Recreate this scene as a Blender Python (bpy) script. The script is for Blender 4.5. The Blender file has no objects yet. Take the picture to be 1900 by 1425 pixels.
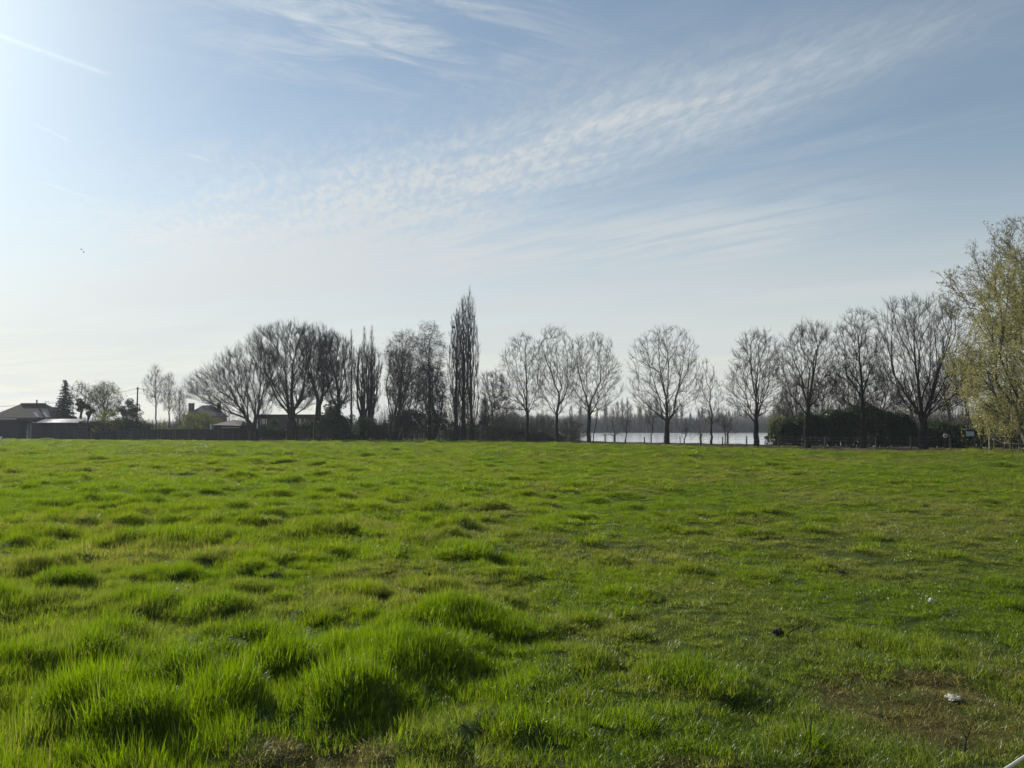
import bpy, math, random
import numpy as np
from mathutils import Vector
R = math.radians
scene = bpy.context.scene
COL = scene.collection
# ------------------------------------------------------------------ camera
CAM_Z = 1.6; PITCH = R(3.4); F = 1372.0
cam_d = bpy.data.cameras.new('camera'); cam = bpy.data.objects.new('camera', cam_d); COL.objects.link(cam)
cam.location = (0, 0, CAM_Z); cam.rotation_euler = (R(90) + PITCH, 0, 0)
cam_d.sensor_width = 36; cam_d.lens = 26; cam_d.clip_end = 5000; cam_d.clip_start = 0.05
scene.camera = cam
HAZE = 0.00032
# ------------------------------------------------------------------ sun and sky
SUN_AZ, SUN_EL = R(-46), R(28.5)
S = Vector((math.sin(SUN_AZ)*math.cos(SUN_EL), math.cos(SUN_AZ)*math.cos(SUN_EL), math.sin(SUN_EL)))
sd = bpy.data.lights.new('sun', 'SUN'); sun = bpy.data.objects.new('sun', sd); COL.objects.link(sun)
sd.energy = 5.0; sd.angle = R(0.6); sd.color = (1.0, 0.93, 0.82)
sun.rotation_euler = S.to_track_quat('Z', 'Y').to_euler(); sun.location = (-60, 60, 60)
scene.view_settings.view_transform = 'Standard'; scene.view_settings.look = 'None'
scene.view_settings.exposure = 0.33; scene.view_settings.gamma = 1.0
scene.cycles.use_denoising = True
scene.cycles.max_bounces = 8; scene.cycles.transparent_max_bounces = 8
scene.cycles.diffuse_bounces = 3; scene.cycles.transmission_bounces = 4; scene.cycles.glossy_bounces = 2
scene.cycles.volume_bounces = 0
scene.cycles.use_adaptive_sampling = True; scene.cycles.adaptive_threshold = 0.005
world = bpy.data.worlds.new('World'); scene.world = world; world.use_nodes = True
NT = world.node_tree; NT.nodes.clear()
class V:                                   # a node socket with arithmetic
    nt = None
    def __init__(s, x): s.x = x
    @staticmethod
    def m(op, *a, clamp=False):
        n = V.nt.nodes.new('ShaderNodeMath'); n.operation = op; n.use_clamp = clamp
        for i, v in enumerate(a):
            if isinstance(v, V): V.nt.links.new(v.x, n.inputs[i])
            else: n.inputs[i].default_value = v
        return V(n.outputs[0])
    def __add__(s, o): return V.m('ADD', s, o)
    def __radd__(s, o): return V.m('ADD', s, o)
    def __sub__(s, o): return V.m('SUBTRACT', s, o)
    def __rsub__(s, o): return V.m('SUBTRACT', o, s)
    def __mul__(s, o): return V.m('MULTIPLY', s, o)
    def __rmul__(s, o): return V.m('MULTIPLY', s, o)
    def __truediv__(s, o): return V.m('DIVIDE', s, o)
def vmax(a, b): return V.m('MAXIMUM', a, b)
def vmin(a, b): return V.m('MINIMUM', a, b)
def clamp01(a): return V.m('ADD', a, 0.0, clamp=True)
def sstep(a, lo, hi, o0=0.0, o1=1.0):
    n = V.nt.nodes.new('ShaderNodeMapRange'); n.interpolation_type = 'SMOOTHERSTEP'
    V.nt.links.new(a.x, n.inputs[0])
    for i, v in zip((1, 2, 3, 4), (lo, hi, o0, o1)): n.inputs[i].default_value = v
    return V(n.outputs[0])
def combine(x, y, z=0.0):
    n = V.nt.nodes.new('ShaderNodeCombineXYZ')
    for i, v in enumerate((x, y, z)):
        if isinstance(v, V): V.nt.links.new(v.x, n.inputs[i])
        else: n.inputs[i].default_value = v
    return n.outputs[0]
def noise(vec, scale, detail=4, rough=0.55, dist=0.0):
    n = V.nt.nodes.new('ShaderNodeTexNoise'); V.nt.links.new(vec, n.inputs['Vector'])
    n.inputs['Scale'].default_value = scale; n.inputs['Detail'].default_value = detail
    n.inputs['Roughness'].default_value = rough; n.inputs['Distortion'].default_value = dist
    return V(n.outputs['Fac'])
def mixrgb(f, a, b):
    n = V.nt.nodes.new('ShaderNodeMix'); n.data_type = 'RGBA'
    if isinstance(f, V): V.nt.links.new(f.x, n.inputs[0])
    else: n.inputs[0].default_value = f
    for s, v in ((n.inputs[6], a), (n.inputs[7], b)):
        if isinstance(v, tuple): s.default_value = (*v, 1)
        else: V.nt.links.new(v.x if isinstance(v, V) else v, s)
    return n.outputs[2]
V.nt = NT
sky = NT.nodes.new('ShaderNodeTexSky'); sky.sky_type = 'NISHITA'; sky.sun_disc = False
sky.sun_elevation = SUN_EL; sky.sun_rotation = SUN_AZ; sky.altitude = 0
sky.air_density = 1.0; sky.dust_density = 0.3; sky.ozone_density = 1.5
tc = NT.nodes.new('ShaderNodeTexCoord'); sep = NT.nodes.new('ShaderNodeSeparateXYZ')
NT.links.new(tc.outputs['Generated'], sep.inputs[0])
dx, dy, dz = V(sep.outputs[0]), V(sep.outputs[1]), V(sep.outputs[2])
zz = vmax(dz, 0.03) + 0.02
px, py = dx/zz, dy/zz                      # position on a flat cloud layer overhead
warp = noise(combine(px, py), 1.3, 3, 0.5)
def rot(a, x=px, y=py):                    # u along the angle a, v across it
    c, s = math.cos(a), math.sin(a)
    return x*c + y*s, y*c - x*s
def seg(ax, ay, bx, by, w, strength):      # soft-edged stroke on the cloud layer
    L = math.hypot(bx-ax, by-ay); ux, uy = (bx-ax)/L, (by-ay)/L
    u = (px-ax)*ux + (py-ay)*uy; v = (py-ay)*ux - (px-ax)*uy
    return u, v, L
def cp(ix, iy):                            # where the line of sight of a photo pixel meets the cloud layer
    a, b = (ix-950)/F, (712.5-iy)/F; n = math.sqrt(1+a*a+b*b)
    z = (b*math.cos(PITCH) + math.sin(PITCH))/n + 0.02
    return a/n/z, (math.cos(PITCH) - b*math.sin(PITCH))/n/z
# main mackerel band
u, v, L = seg(*cp(380, 470), *cp(1650, 90), 1, 1)
ww = 0.20 + 0.44*clamp01(1.0 - u/L)
vv = (v + (warp-0.5)*0.25) / ww
prof = V.m('EXPONENT', vv*vv*-0.85)
ends = sstep(u, -0.8, 0.5) * sstep(u, L-0.75, L+0.7, 1, 0)
ru, rv = rot(R(-75))
rip = noise(combine(ru*1.0, rv*2.4), 11.0, 4, 0.6, 0.4)
streak = noise(combine(*[a*k for a, k in zip(rot(R(-40)), (0.8, 4.0))]), 2.0, 5, 0.6, 0.5)
band = prof * ends * (0.48 + 0.60*sstep(rip, 0.32, 0.70)*sstep(u, L*0.95, L*0.3, 0.45, 1)) * (0.55+0.50*sstep(streak, 0.25, 0.75))
# wispy patch near the top
wu, wv = rot(R(20))
wisp = noise(combine(wu*1.0, wv*3.0), 3.0, 7, 0.64, 0.9)
CX, CY = cp(720, 60)
ex, ey = (px-CX)/0.34, (py-CY)/0.26
patch = V.m('EXPONENT', (ex*ex+ey*ey)*-0.9) * sstep(wisp, 0.34, 0.80) * 0.9
# thin veils toward the horizon
ve = noise(combine(*[a*k for a, k in zip(rot(R(-32)), (0.28, 1.0))]), 0.9, 6, 0.6, 0.3)
veil = sstep(py, 2.8, 5.6) * sstep(ve, 0.28, 0.68) * 0.8
u3, v3, L3 = seg(*cp(180, 545), *cp(1600, 400), 1, 1)
vv3 = (v3 + (warp-0.5)*0.5)/0.62
low = V.m('EXPONENT', vv3*vv3*-1.0) * sstep(u3, -0.6, 0.5) * sstep(u3, L3-0.9, L3+0.7, 1, 0) * (0.35+0.75*sstep(streak, 0.25, 0.7))
faint = sstep(noise(combine(*[a*k for a, k in zip(rot(R(-40)), (0.8, 3.0))]), 0.9, 6, 0.62, 0.5), 0.48, 0.85) * 0.22
cloud = clamp01(band*1.25 + patch*1.15 + low*0.75 + veil + faint)
for (a, b, c, d, w, st) in ((*cp(-60, 45), *cp(208, 141), .012, .28), (*cp(70, 232), *cp(132, 264), .007, .3), (*cp(78, 338), *cp(168, 367), .013, .3), (*cp(352, 287), *cp(397, 301), .010, .3)):
    u2, v2, L2 = seg(a, b, c, d, 1, 1)
    q = v2 / w
    cloud = clamp01(cloud + V.m('EXPONENT', q*q*-1.0) * sstep(u2, -0.3*L2, 0.25*L2) * sstep(u2, 0.9*L2, 1.02*L2, 1, 0) * st)
hz = sstep(dz, -0.05, 0.40, 1, 0)
# forward scattering of thin high cirrus round the sun
dot = dx*S.x + dy*S.y + dz*S.z
glow = V.m('POWER', vmax(dot, 0.0), 14.0)
tn = NT.nodes.new('ShaderNodeMix'); tn.data_type = 'RGBA'; tn.blend_type = 'MULTIPLY'; tn.inputs[0].default_value = 1
NT.links.new(sky.outputs[0], tn.inputs[6]); tn.inputs[7].default_value = (1.02, 1.035, 0.97, 1)
pale = mixrgb(0.15, tn.outputs[2], (5.4, 6.2, 6.4))
skyc = mixrgb(hz*0.87, pale, (7.15, 7.0, 6.3))
cl = mixrgb(clamp01(glow), (6.0, 6.3, 6.4), (10.5, 10.8, 10.6))
skyc = mixrgb(cloud*0.87, skyc, cl)
add = NT.nodes.new('ShaderNodeMix'); add.data_type = 'RGBA'; add.blend_type = 'ADD'; add.inputs[0].default_value = 1
gl = mixrgb(V.m('POWER', vmax(dot, 0.0), 32.0), (0, 0, 0), (1.9, 2.4, 2.2))
NT.links.new(skyc, add.inputs[6]); NT.links.new(gl, add.inputs[7])
bg = NT.nodes.new('ShaderNodeBackground'); bg.inputs[1].default_value = 0.086
NT.links.new(add.outputs[2], bg.inputs[0])
wo = NT.nodes.new('ShaderNodeOutputWorld'); NT.links.new(bg.outputs[0], wo.inputs[0])
# ------------------------------------------------------------------ helpers
rng = np.random.default_rng(7)
CP, SP = math.cos(PITCH), math.sin(PITCH)
def W(ix, iy, Y):                          # world point at depth Y behind a photo pixel (used to measure sizes and places)
    a, b = (ix-950)/F, (712.5-iy)/F
    t = Y/(CP - b*SP)
    return np.array((a*t, Y, CAM_Z + t*(b*CP + SP)))
def GY(iy, z=0.0):                         # depth of the ground point seen at row iy
    b = (712.5-iy)/F; d = (b*CP + SP)
    return (z-CAM_Z)/d*(CP - b*SP)
def GP(ix, iy, z=0.0):
    return W(ix, iy, GY(iy, z))
_T = np.random.default_rng(3).random((256, 256))
def vn(x, y, s):                           # value noise in 0..1
    x = np.asarray(x, float)/s + 37.3; y = np.asarray(y, float)/s + 91.7
    xi, yi = np.floor(x).astype(int), np.floor(y).astype(int); fx, fy = x-xi, y-yi
    fx = fx*fx*(3-2*fx); fy = fy*fy*(3-2*fy)
    g = lambda i, j: _T[(xi+i) & 255, (yi+j) & 255]
    return (g(0,0)*(1-fx)+g(1,0)*fx)*(1-fy) + (g(0,1)*(1-fx)+g(1,1)*fx)*fy
def ss(x, a, b):
    t = np.clip((np.asarray(x, float)-a)/(b-a), 0, 1); return t*t*(3-2*t)
def prop(o, label=None, cat=None, group=None, kind=None):
    if label: o['label'] = label
    if cat: o['category'] = cat
    if group: o['group'] = group
    if kind: o['kind'] = kind
    return o
def link(name, me, mat=None, parent=None, loc=None):
    o = bpy.data.objects.new(name, me); COL.objects.link(o)
    if mat is not None and not me.materials: me.materials.append(mat)
    if parent: o.parent = parent
    if loc is not None: o.location = loc
    return o
def empty(name, loc, label, cat, group=None):
    o = bpy.data.objects.new(name, None); COL.objects.link(o); o.location = tuple(float(c) for c in loc)
    o.empty_display_size = 0.3
    return prop(o, label, cat, group)
def npmesh(name, v, f, mat=None, smooth=False, col=None):
    v = np.ascontiguousarray(v, np.float32); f = np.ascontiguousarray(f, np.int32); k = f.shape[1]
    me = bpy.data.meshes.new(name)
    me.vertices.add(len(v)); me.vertices.foreach_set('co', v.ravel())
    me.loops.add(f.size); me.loops.foreach_set('vertex_index', f.ravel())
    me.polygons.add(len(f)); me.polygons.foreach_set('loop_start', np.arange(0, f.size, k, dtype=np.int32))
    me.polygons.foreach_set('loop_total', np.full(len(f), k, np.int32))
    if smooth: me.polygons.foreach_set('use_smooth', np.ones(len(f), bool))
    me.update(calc_edges=True)
    if col is not None:
        a = me.attributes.new('tint', 'FLOAT', 'POINT'); a.data.foreach_set('value', np.ascontiguousarray(col, np.float32))
    if mat: me.materials.append(mat)
    return me
class MB:                                  # collects boxes, tubes and prisms into one mesh
    def __init__(s): s.v, s.f = [], []
    def box(s, x0, x1, y0, y1, z0, z1):
        n = len(s.v); s.v += [(x, y, z) for z in (z0, z1) for (x, y) in ((x0,y0),(x1,y0),(x1,y1),(x0,y1))]
        s.f += [[n+i for i in q] for q in ((3,2,1,0),(4,5,6,7),(0,1,5,4),(1,2,6,5),(2,3,7,6),(3,0,4,7))]; return s
    def tube(s, pts, r, k=6, cap=True):
        pts = [Vector(p) for p in pts]; n0 = len(s.v)
        for i, p in enumerate(pts):
            t = (pts[min(i+1, len(pts)-1)] - pts[max(i-1, 0)]).normalized()
            ref = Vector((0,0,1)) if abs(t.z) < .9 else Vector((1,0,0))
            u = t.cross(ref).normalized(); w = t.cross(u); ri = r[i] if isinstance(r, (list, tuple)) else r
            for j in range(k):
                a = 2*math.pi*j/k; q = p + u*math.cos(a)*ri + w*math.sin(a)*ri; s.v.append(tuple(q))
        for i in range(len(pts)-1):
            for j in range(k):
                a, b = n0+i*k+j, n0+i*k+(j+1) % k; s.f.append([a, b, b+k, a+k])
        if cap: s.f.append([n0+j for j in range(k)][::-1]); s.f.append([n0+(len(pts)-1)*k+j for j in range(k)])
        return s
    def poly(s, pts, faces):
        n = len(s.v); s.v += [tuple(p) for p in pts]; s.f += [[n+i for i in f] for f in faces]; return s
    def build(s, name, mat, parent=None, bevel=0, loc=None):
        me = bpy.data.meshes.new(name); me.from_pydata(s.v, [], s.f); me.update(); me.materials.append(mat)
        o = link(name, me, None, parent, loc)
        if bevel:
            b = o.modifiers.new('bevel', 'BEVEL'); b.width = bevel; b.segments = 2
        return o
# ------------------------------------------------------------------ materials
def newmat(name):
    m = bpy.data.materials.new(name); m.use_nodes = True; m.node_tree.nodes.clear(); V.nt = m.node_tree; return m
def out(m, sh):
    o = m.node_tree.nodes.new('ShaderNodeOutputMaterial'); m.node_tree.links.new(sh, o.inputs[0]); return m
def geo_pos():
    n = V.nt.nodes.new('ShaderNodeNewGeometry'); return n.outputs['Position']
def objco():
    n = V.nt.nodes.new('ShaderNodeTexCoord'); return n.outputs['Object']
def pbsdf(colr, rough=0.8, metallic=0.0, spec=0.3, bump=None):
    n = V.nt.nodes.new('ShaderNodeBsdfPrincipled')
    if isinstance(colr, tuple): n.inputs['Base Color'].default_value = (*colr, 1)
    else: V.nt.links.new(colr, n.inputs['Base Color'])
    n.inputs['Roughness'].default_value = rough; n.inputs['Metallic'].default_value = metallic
    n.inputs['Specular IOR Level'].default_value = spec
    if bump:
        b = V.nt.nodes.new('ShaderNodeBump'); b.inputs['Strength'].default_value = bump[1]; b.inputs['Distance'].default_value = bump[2]
        V.nt.links.new(bump[0].x, b.inputs['Height']); V.nt.links.new(b.outputs[0], n.inputs['Normal'])
    return n.outputs[0]
def simple(name, a, b=None, scale=6.0, rough=0.8, spec=0.3, metallic=0.0, bs=0.3, bd=0.01):
    m = newmat(name); b = b or tuple(c*0.7 for c in a); n = noise(objco(), scale, 5, 0.6)
    return out(m, pbsdf(mixrgb(sstep(n, .3, .7), a, b), rough, metallic, spec, (n, bs, bd)))
def leafmat(name, a, b, trans=0.45, gloss=0.04, inst=False, dry=None, hue=None, rough=0.4, tv=1.55):
    m = newmat(name); nt = m.node_tree
    at = nt.nodes.new('ShaderNodeAttribute'); at.attribute_name = 'tint'; t = V(at.outputs['Fac'])
    c = mixrgb(t, a, b)
    if inst:
        ai = nt.nodes.new('ShaderNodeAttribute'); ai.attribute_name = 'dry'; ai.attribute_type = 'INSTANCER'
        dr = V(ai.outputs['Fac'])
        c = mixrgb(clamp01(dr + (t-0.5)*0.5*sstep(dr, 0.0, 0.3) + 0.8*sstep(t, 0.935, 0.94)), c, dry)
        ah = nt.nodes.new('ShaderNodeAttribute'); ah.attribute_name = 'lush'; ah.attribute_type = 'INSTANCER'
        c = mixrgb(V(ah.outputs['Fac']), c, hue)
    d = nt.nodes.new('ShaderNodeBsdfDiffuse'); tr = nt.nodes.new('ShaderNodeBsdfTranslucent'); g = nt.nodes.new('ShaderNodeBsdfGlossy')
    nt.links.new(c, d.inputs[0])
    hs = nt.nodes.new('ShaderNodeHueSaturation'); hs.inputs['Value'].default_value = tv; hs.inputs['Saturation'].default_value = 1.12; hs.inputs['Hue'].default_value = 0.49
    nt.links.new(c, hs.inputs['Color']); nt.links.new(hs.outputs[0], tr.inputs[0])
    g.inputs['Roughness'].default_value = rough; g.inputs[0].default_value = (1, 1, 1, 1)
    m1 = nt.nodes.new('ShaderNodeMixShader'); m1.inputs[0].default_value = trans
    nt.links.new(d.outputs[0], m1.inputs[1]); nt.links.new(tr.outputs[0], m1.inputs[2])
    m2 = nt.nodes.new('ShaderNodeMixShader'); m2.inputs[0].default_value = gloss
    nt.links.new(m1.outputs[0], m2.inputs[1]); nt.links.new(g.outputs[0], m2.inputs[2])
    return out(m, m2.outputs[0])
M = {}
M['bark'] = simple('bark', (0.032, 0.028, 0.022), (0.016, 0.014, 0.012), 5, 0.9)
M['twig'] = simple('twig', (0.036, 0.029, 0.022), (0.022, 0.018, 0.014), 2, 0.9)
M['rusttwig'] = simple('rust_twig', (0.075, 0.055, 0.036), (0.045, 0.034, 0.025), 1, 0.9)
M['palebark'] = simple('pale_bark', (0.20, 0.185, 0.15), (0.09, 0.085, 0.07), 5, 0.9)
M['brush'] = simple('brushwood', (0.065, 0.058, 0.042), (0.035, 0.032, 0.025), 1, 0.9)
M['hazebrush'] = simple('hazed_brushwood', (0.19, 0.185, 0.165), (0.12, 0.12, 0.11), 1, 0.9)  # paler than the near brushwood: distance haze put into the twig colour
M['timber'] = simple('weathered_timber', (0.085, 0.077, 0.065), (0.045, 0.04, 0.035), 8, 0.85)
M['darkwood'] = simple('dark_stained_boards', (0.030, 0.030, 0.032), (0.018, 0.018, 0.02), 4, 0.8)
M['palepost'] = simple('pale_pole', (0.42, 0.38, 0.30), (0.24, 0.21, 0.16), 8, 0.8)
M['wire'] = simple('galvanised_wire', (0.10, 0.10, 0.10), None, 8, 0.7, 0.3, 0.0)
M['tape'] = simple('pale_fence_tape', (0.6, 0.58, 0.52), None, 8, 0.7)
M['brickwall'] = simple('house_wall', (0.085, 0.06, 0.05), (0.05, 0.036, 0.03), 3, 0.9)
M['rooftile'] = simple('roof_tiles', (0.050, 0.034, 0.032), (0.028, 0.022, 0.022), 6, 0.85)
M['slate'] = simple('grey_roof', (0.07, 0.07, 0.07), (0.04, 0.04, 0.04), 3, 0.8)
M['paleroof'] = simple('pale_corrugated_roof', (0.88, 0.80, 0.74), (0.7, 0.63, 0.58), 3, 0.35, 0.7)
M['white'] = simple('white_paint', (0.78, 0.78, 0.76), (0.6, 0.6, 0.58), 3, 0.6)
M['bluewhite'] = simple('pale_board', (0.62, 0.68, 0.78), (0.5, 0.56, 0.66), 3, 0.6)
M['glass'] = simple('window_glass', (0.35, 0.40, 0.45), (0.3, 0.33, 0.38), 3, 0.12, 0.8)
M['curtain'] = simple('pale_curtain', (0.62, 0.50, 0.40), (0.4, 0.33, 0.28), 3, 0.8)
M['plastic'] = simple('dark_plastic', (0.02, 0.02, 0.025), None, 3, 0.5)
M['soil'] = simple('dark_clod', (0.06, 0.048, 0.036), (0.022, 0.018, 0.014), 40, 0.95, bs=0.8, bd=0.01)
M['petal'] = leafmat('white_petal', (0.72, 0.72, 0.68), (0.8, 0.8, 0.78), 0.3, 0.0)
M['paper'] = simple('crumpled_white', (0.75, 0.74, 0.70), (0.5, 0.48, 0.43), 30, 0.8)
M['evergreen'] = leafmat('evergreen_leaf', (0.022, 0.038, 0.014), (0.05, 0.072, 0.022), 0.25, 0.03)
M['needles'] = leafmat('needle_spray', (0.016, 0.030, 0.018), (0.03, 0.05, 0.028), 0.15, 0.02)
M['hazel'] = leafmat('young_leaf', (0.07, 0.09, 0.025), (0.12, 0.13, 0.035), 0.5, 0.02)
M['willowleaf'] = leafmat('willow_catkin', (0.20, 0.21, 0.075), (0.31, 0.30, 0.125), 0.5, 0.03)
M['buds'] = leafmat('opening_buds', (0.13, 0.125, 0.05), (0.22, 0.21, 0.08), 0.4, 0.02)
M['grass'] = leafmat('grass_blade', (0.050, 0.100, 0.008), (0.132, 0.182, 0.012), 0.55, 0.018, True, (0.19, 0.15, 0.07), (0.070, 0.130, 0.012), 0.33, 2.5)
# ------------------------------------------------------------------ the lie of the land
EX = np.array([-40, 0, 200, 450, 700, 850, 1000, 1100, 1250, 1400, 1500, 1600, 1700, 1800, 1900, 2300])
EYp = np.array([816, 816.5, 819, 821.5, 820, 819.5, 821, 824.5, 829, 832.5, 836, 838.5, 841, 840, 838, 838])
EDGE = np.array([GP(a, b)[:2] for a, b in zip(EX, EYp)])
def edgeY(x, y):                           # depth of the field's far edge along the sight line through x, y
    a = np.clip(np.asarray(x)/np.maximum(y, .5), EDGE[0,0]/EDGE[0,1], EDGE[-1,0]/EDGE[-1,1])
    return np.interp(a, EDGE[:,0]/EDGE[:,1], EDGE[:,1])
# big tussocks: photo position of the foot, width in px, mound height, extra blade length
TUS = [(750,1262,230,.13,.12),(860,1185,200,.10,.10),(530,1262,120,.10,.14),(330,1290,130,.10,.12),(620,1330,190,.10,.10),(400,1340,150,.08,.10),
 (470,1205,120,.08,.09),(250,1150,180,.07,.08),(110,1098,110,.09,.10),(405,1145,130,.07,.08),(330,1022,190,.11,.10),(235,985,90,.09,.08),(315,985,70,.10,.10),(395,990,60,.09,.09),
 (897,1055,90,.10,.09),(1290,1290,210,.08,.10),(1405,1003,90,.09,.07),(985,1382,120,.08,.11),(130,1370,200,.09,.12),(230,1400,150,.08,.12),(30,1290,120,.07,.08),(1010,1178,80,.05,.06),
 (510,1052,110,.08,.06),(1170,1115,120,.05,.05),(700,1045,80,.06,.06),(60,1145,130,.06,.06),(180,1215,150,.06,.08),(60,1010,120,.06,.06),(820,1110,110,.05,.05),(1590,1195,90,.04,.05),(1500,1395,120,.03,.06),
 (1700,1215,150,.03,.05),(1160,1360,100,.03,.06),(1090,1245,100,.04,.05),(640,1110,110,.05,.06),(300,1080,130,.06,.06),(160,960,80,.07,.05),(560,985,70,.06,.05),(1290,975,60,.03,.03),(930,1310,90,.04,.07),(1880,1140,60,.05,.05)]
TU = []
for (ix, iy, wp, h, L) in TUS:
    p = GP(ix, iy); r = wp/F*p[1]*0.40; TU.append((p[0], p[1]+r*0.4, r, h, L))
tr_ = np.random.default_rng(11)
def addt(n, y0, y1, rr, hh, LL):
    for _ in range(n):
        y = math.sqrt(tr_.uniform(y0*y0, y1*y1)); x = tr_.uniform(-.78, .78)*y
        dens = 0.9 - 0.62*float(ss(x/y, -.35, .35)) + (0.12 if y > 40 else 0)
        if tr_.random() > dens: continue
        k = tr_.uniform(.5, 1.15)
        TU.append((x, y, tr_.uniform(*rr), tr_.uniform(*hh)*k, tr_.uniform(*LL)*k))
addt(420, 3.8, 14, (.08,.20), (.05,.11), (.04,.09))
addt(1300, 11, 34, (.14,.38), (.045,.10), (.04,.09))
addt(3400, 30, 92, (.22,.6), (.07,.15), (.04,.08))
TU = np.array(TU); TU[len(TUS):, 3] = np.minimum(TU[len(TUS):, 3], TU[len(TUS):, 2]*.38)
def tuss(x, y):                            # mound height and extra blade length from the tussocks
    x = np.asarray(x, float); y = np.asarray(y, float); sh = x.shape; x = x.ravel(); y = y.ravel()
    h = np.zeros_like(x); L = np.zeros_like(x); o = np.argsort(y); ys = y[o]
    for (tx, ty, r, hh, LL) in TU:
        a, b = np.searchsorted(ys, (ty-2.2*r, ty+2.2*r))
        if b <= a: continue
        i = o[a:b]; wob = 0.75 + 0.5*vn(x[i]*1.0, y[i]*1.0, r*0.55)
        d2 = ((x[i]-tx)/(r*1.25))**2 + ((y[i]-ty)/r)**2
        g = np.exp(-(d2*1.35)**1.5)*wob
        h[i] = np.maximum(h[i], hh*g*1.35)+.25*np.minimum(h[i], hh*g); L[i] = np.maximum(L[i], LL*np.exp(-d2*1.5)*wob)
    return h.reshape(sh), L.reshape(sh)
def dirt(x, y):                            # 1 where the sward is worn to soil and straw
    x = np.asarray(x, float); y = np.asarray(y, float)
    n = vn(x, y, .55)*.55 + vn(x, y, .2)*.45
    P1, P2, P3, P4 = GP(1720, 1345), GP(640, 1420), GP(1150, 1425), GP(1700, 1262)
    d = np.exp(-(((x-P1[0])/1.35)**2 + ((y-P1[1])/.75)**2)) * .95
    d = np.maximum(d, np.exp(-(((x-P2[0])/.36)**2 + ((y-P2[1])/.26)**2))*1.2)
    d = np.maximum(d, np.exp(-(((x-P3[0]-.25)/.9)**2 + ((y-P3[1]+.15)/.3)**2))*.9)
    d = np.maximum(d, np.exp(-(((x-P4[0])/.75)**2 + ((y-P4[1])/.22)**2))*.95)
    return ss(d + (n-.5)*2.0, .45, 1.35)
def inlake(x, y):
    x = np.asarray(x, float); y = np.asarray(y, float)
    s = (x-1.7)*.778 + (y-84)*.63            # distance behind the tree row
    return np.minimum.reduce([ss(s, 9, 14), ss(x-7-(y-80)*.045, 0, 3), ss(y, 352, 345), ss(x, 300, 290)])
def H(x, y, full=True):
    x = np.asarray(x, float); y = np.asarray(y, float)
    e = edgeY(x, y); inside = ss(e-y, -1.0, 1.5)*ss(y, -3, 0)
    left = 1 - .65*ss(x/np.maximum(y, 1), -.3, .25)
    fade = ss(e-y, 0, 6)
    h = (vn(x, y, 7)-.5)*.10*ss(y, 2, 12)*fade + (vn(x, y, 2.2)-.5)*.07*left*fade + ((vn(x, y, .8)-.5)*.045*left + (ss(vn(x, y, .62)*.6+vn(x, y, .27)*.4, .50, .74)*.085*left)*ss(y, 1, 3) + (vn(x, y, .33)-.5)*.018)*inside
    if full:
        t, _ = tuss(x, y); h = h + t*inside*(.25+.75*ss(e-y, 0, 10))*(.55+.40*left)*(1-.12*ss(y, 7.5, 5))
    h = h - .02*dirt(x, y) + (vn(x, y, .09)-.5)*.045*dirt(x, y)
    d = (x-27.6)**2/14 + (y-44)**2/30; h = h + .16*np.exp(-d)                # swell under the pole fence
    verge = ss(y-e, 0, 1.5)*ss(y, 20, 30)
    h = h + verge*(.03*ss(y-e, .5, 5.0) + (vn(x, y, 1.3)-.5)*.14)
    h = h*(1-inlake(x, y)) - 1.6*inlake(x, y)
    return np.where(y > 130, h*(1-ss(y, 130, 150)) - 1.6*inlake(x, y)*ss(y, 130, 150), h)
# ------------------------------------------------------------------ ground sheet
ang = np.concatenate([np.linspace(-52, 52, 470), np.linspace(52, 308, 88)[1:-1]])
rad = np.concatenate([np.geomspace(.4, 100, 470), np.geomspace(100, 600, 60)[1:]])
A_, R_ = np.meshgrid(np.radians(ang), rad)
gx, gy = np.sin(A_)*R_, np.cos(A_)*R_
gz = H(gx, gy)
na, nr = len(ang), len(rad)
vv_ = np.stack([gx, gy, gz], -1).reshape(-1, 3); vv_ = np.vstack([vv_, [[0, 0, 0]]])
i_, j_ = np.meshgrid(np.arange(nr-1), np.arange(na), indexing='ij'); j2 = (j_+1) % na
q = np.stack([i_*na+j_, i_*na+j2, (i_+1)*na+j2, (i_+1)*na+j_], -1).reshape(-1, 4)[:, ::-1]
inner = np.stack([np.full(na, nr*na), np.arange(na), (np.arange(na)+1) % na, np.full(na, nr*na)], -1)
m = newmat('field_soil'); P = geo_pos()
at = m.node_tree.nodes.new('ShaderNodeAttribute'); at.attribute_name = 'tint'; tt = V(at.outputs['Fac'])
n1 = noise(P, 1.4, 6, .62); n2 = noise(P, 14, 5, .6)
green = mixrgb(sstep(n2, .3, .7), (0.024, 0.044, 0.008), (0.045, 0.062, 0.014))
brown = mixrgb(sstep(n2, .35, .65), (0.085, 0.080, 0.040), (0.036, 0.036, 0.018))
verge_c = mixrgb(sstep(n1, .45, .65), (0.060, 0.048, 0.028), (0.034, 0.042, 0.016))
c1 = mixrgb(sstep(tt, 0.0, 1.0), green, brown)
c2 = mixrgb(sstep(tt, 1.5, 2.0), c1, verge_c)
out(m, pbsdf(c2, 0.95, 0, 0.1, (n2, 0.6, 0.02)))
tint = dirt(vv_[:,0], vv_[:,1]) + 2*ss(vv_[:,1]-edgeY(vv_[:,0], vv_[:,1])+1.5*ss(vv_[:,0], 0, 15), -.4, .6)*ss(vv_[:,1], 20, 30)
gme = npmesh('ground', vv_, q, m, True, tint)
ground = prop(link('ground', gme), 'grassy field soil reaching the horizon, worn to brown at the lower right', None, None, 'structure')
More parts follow.
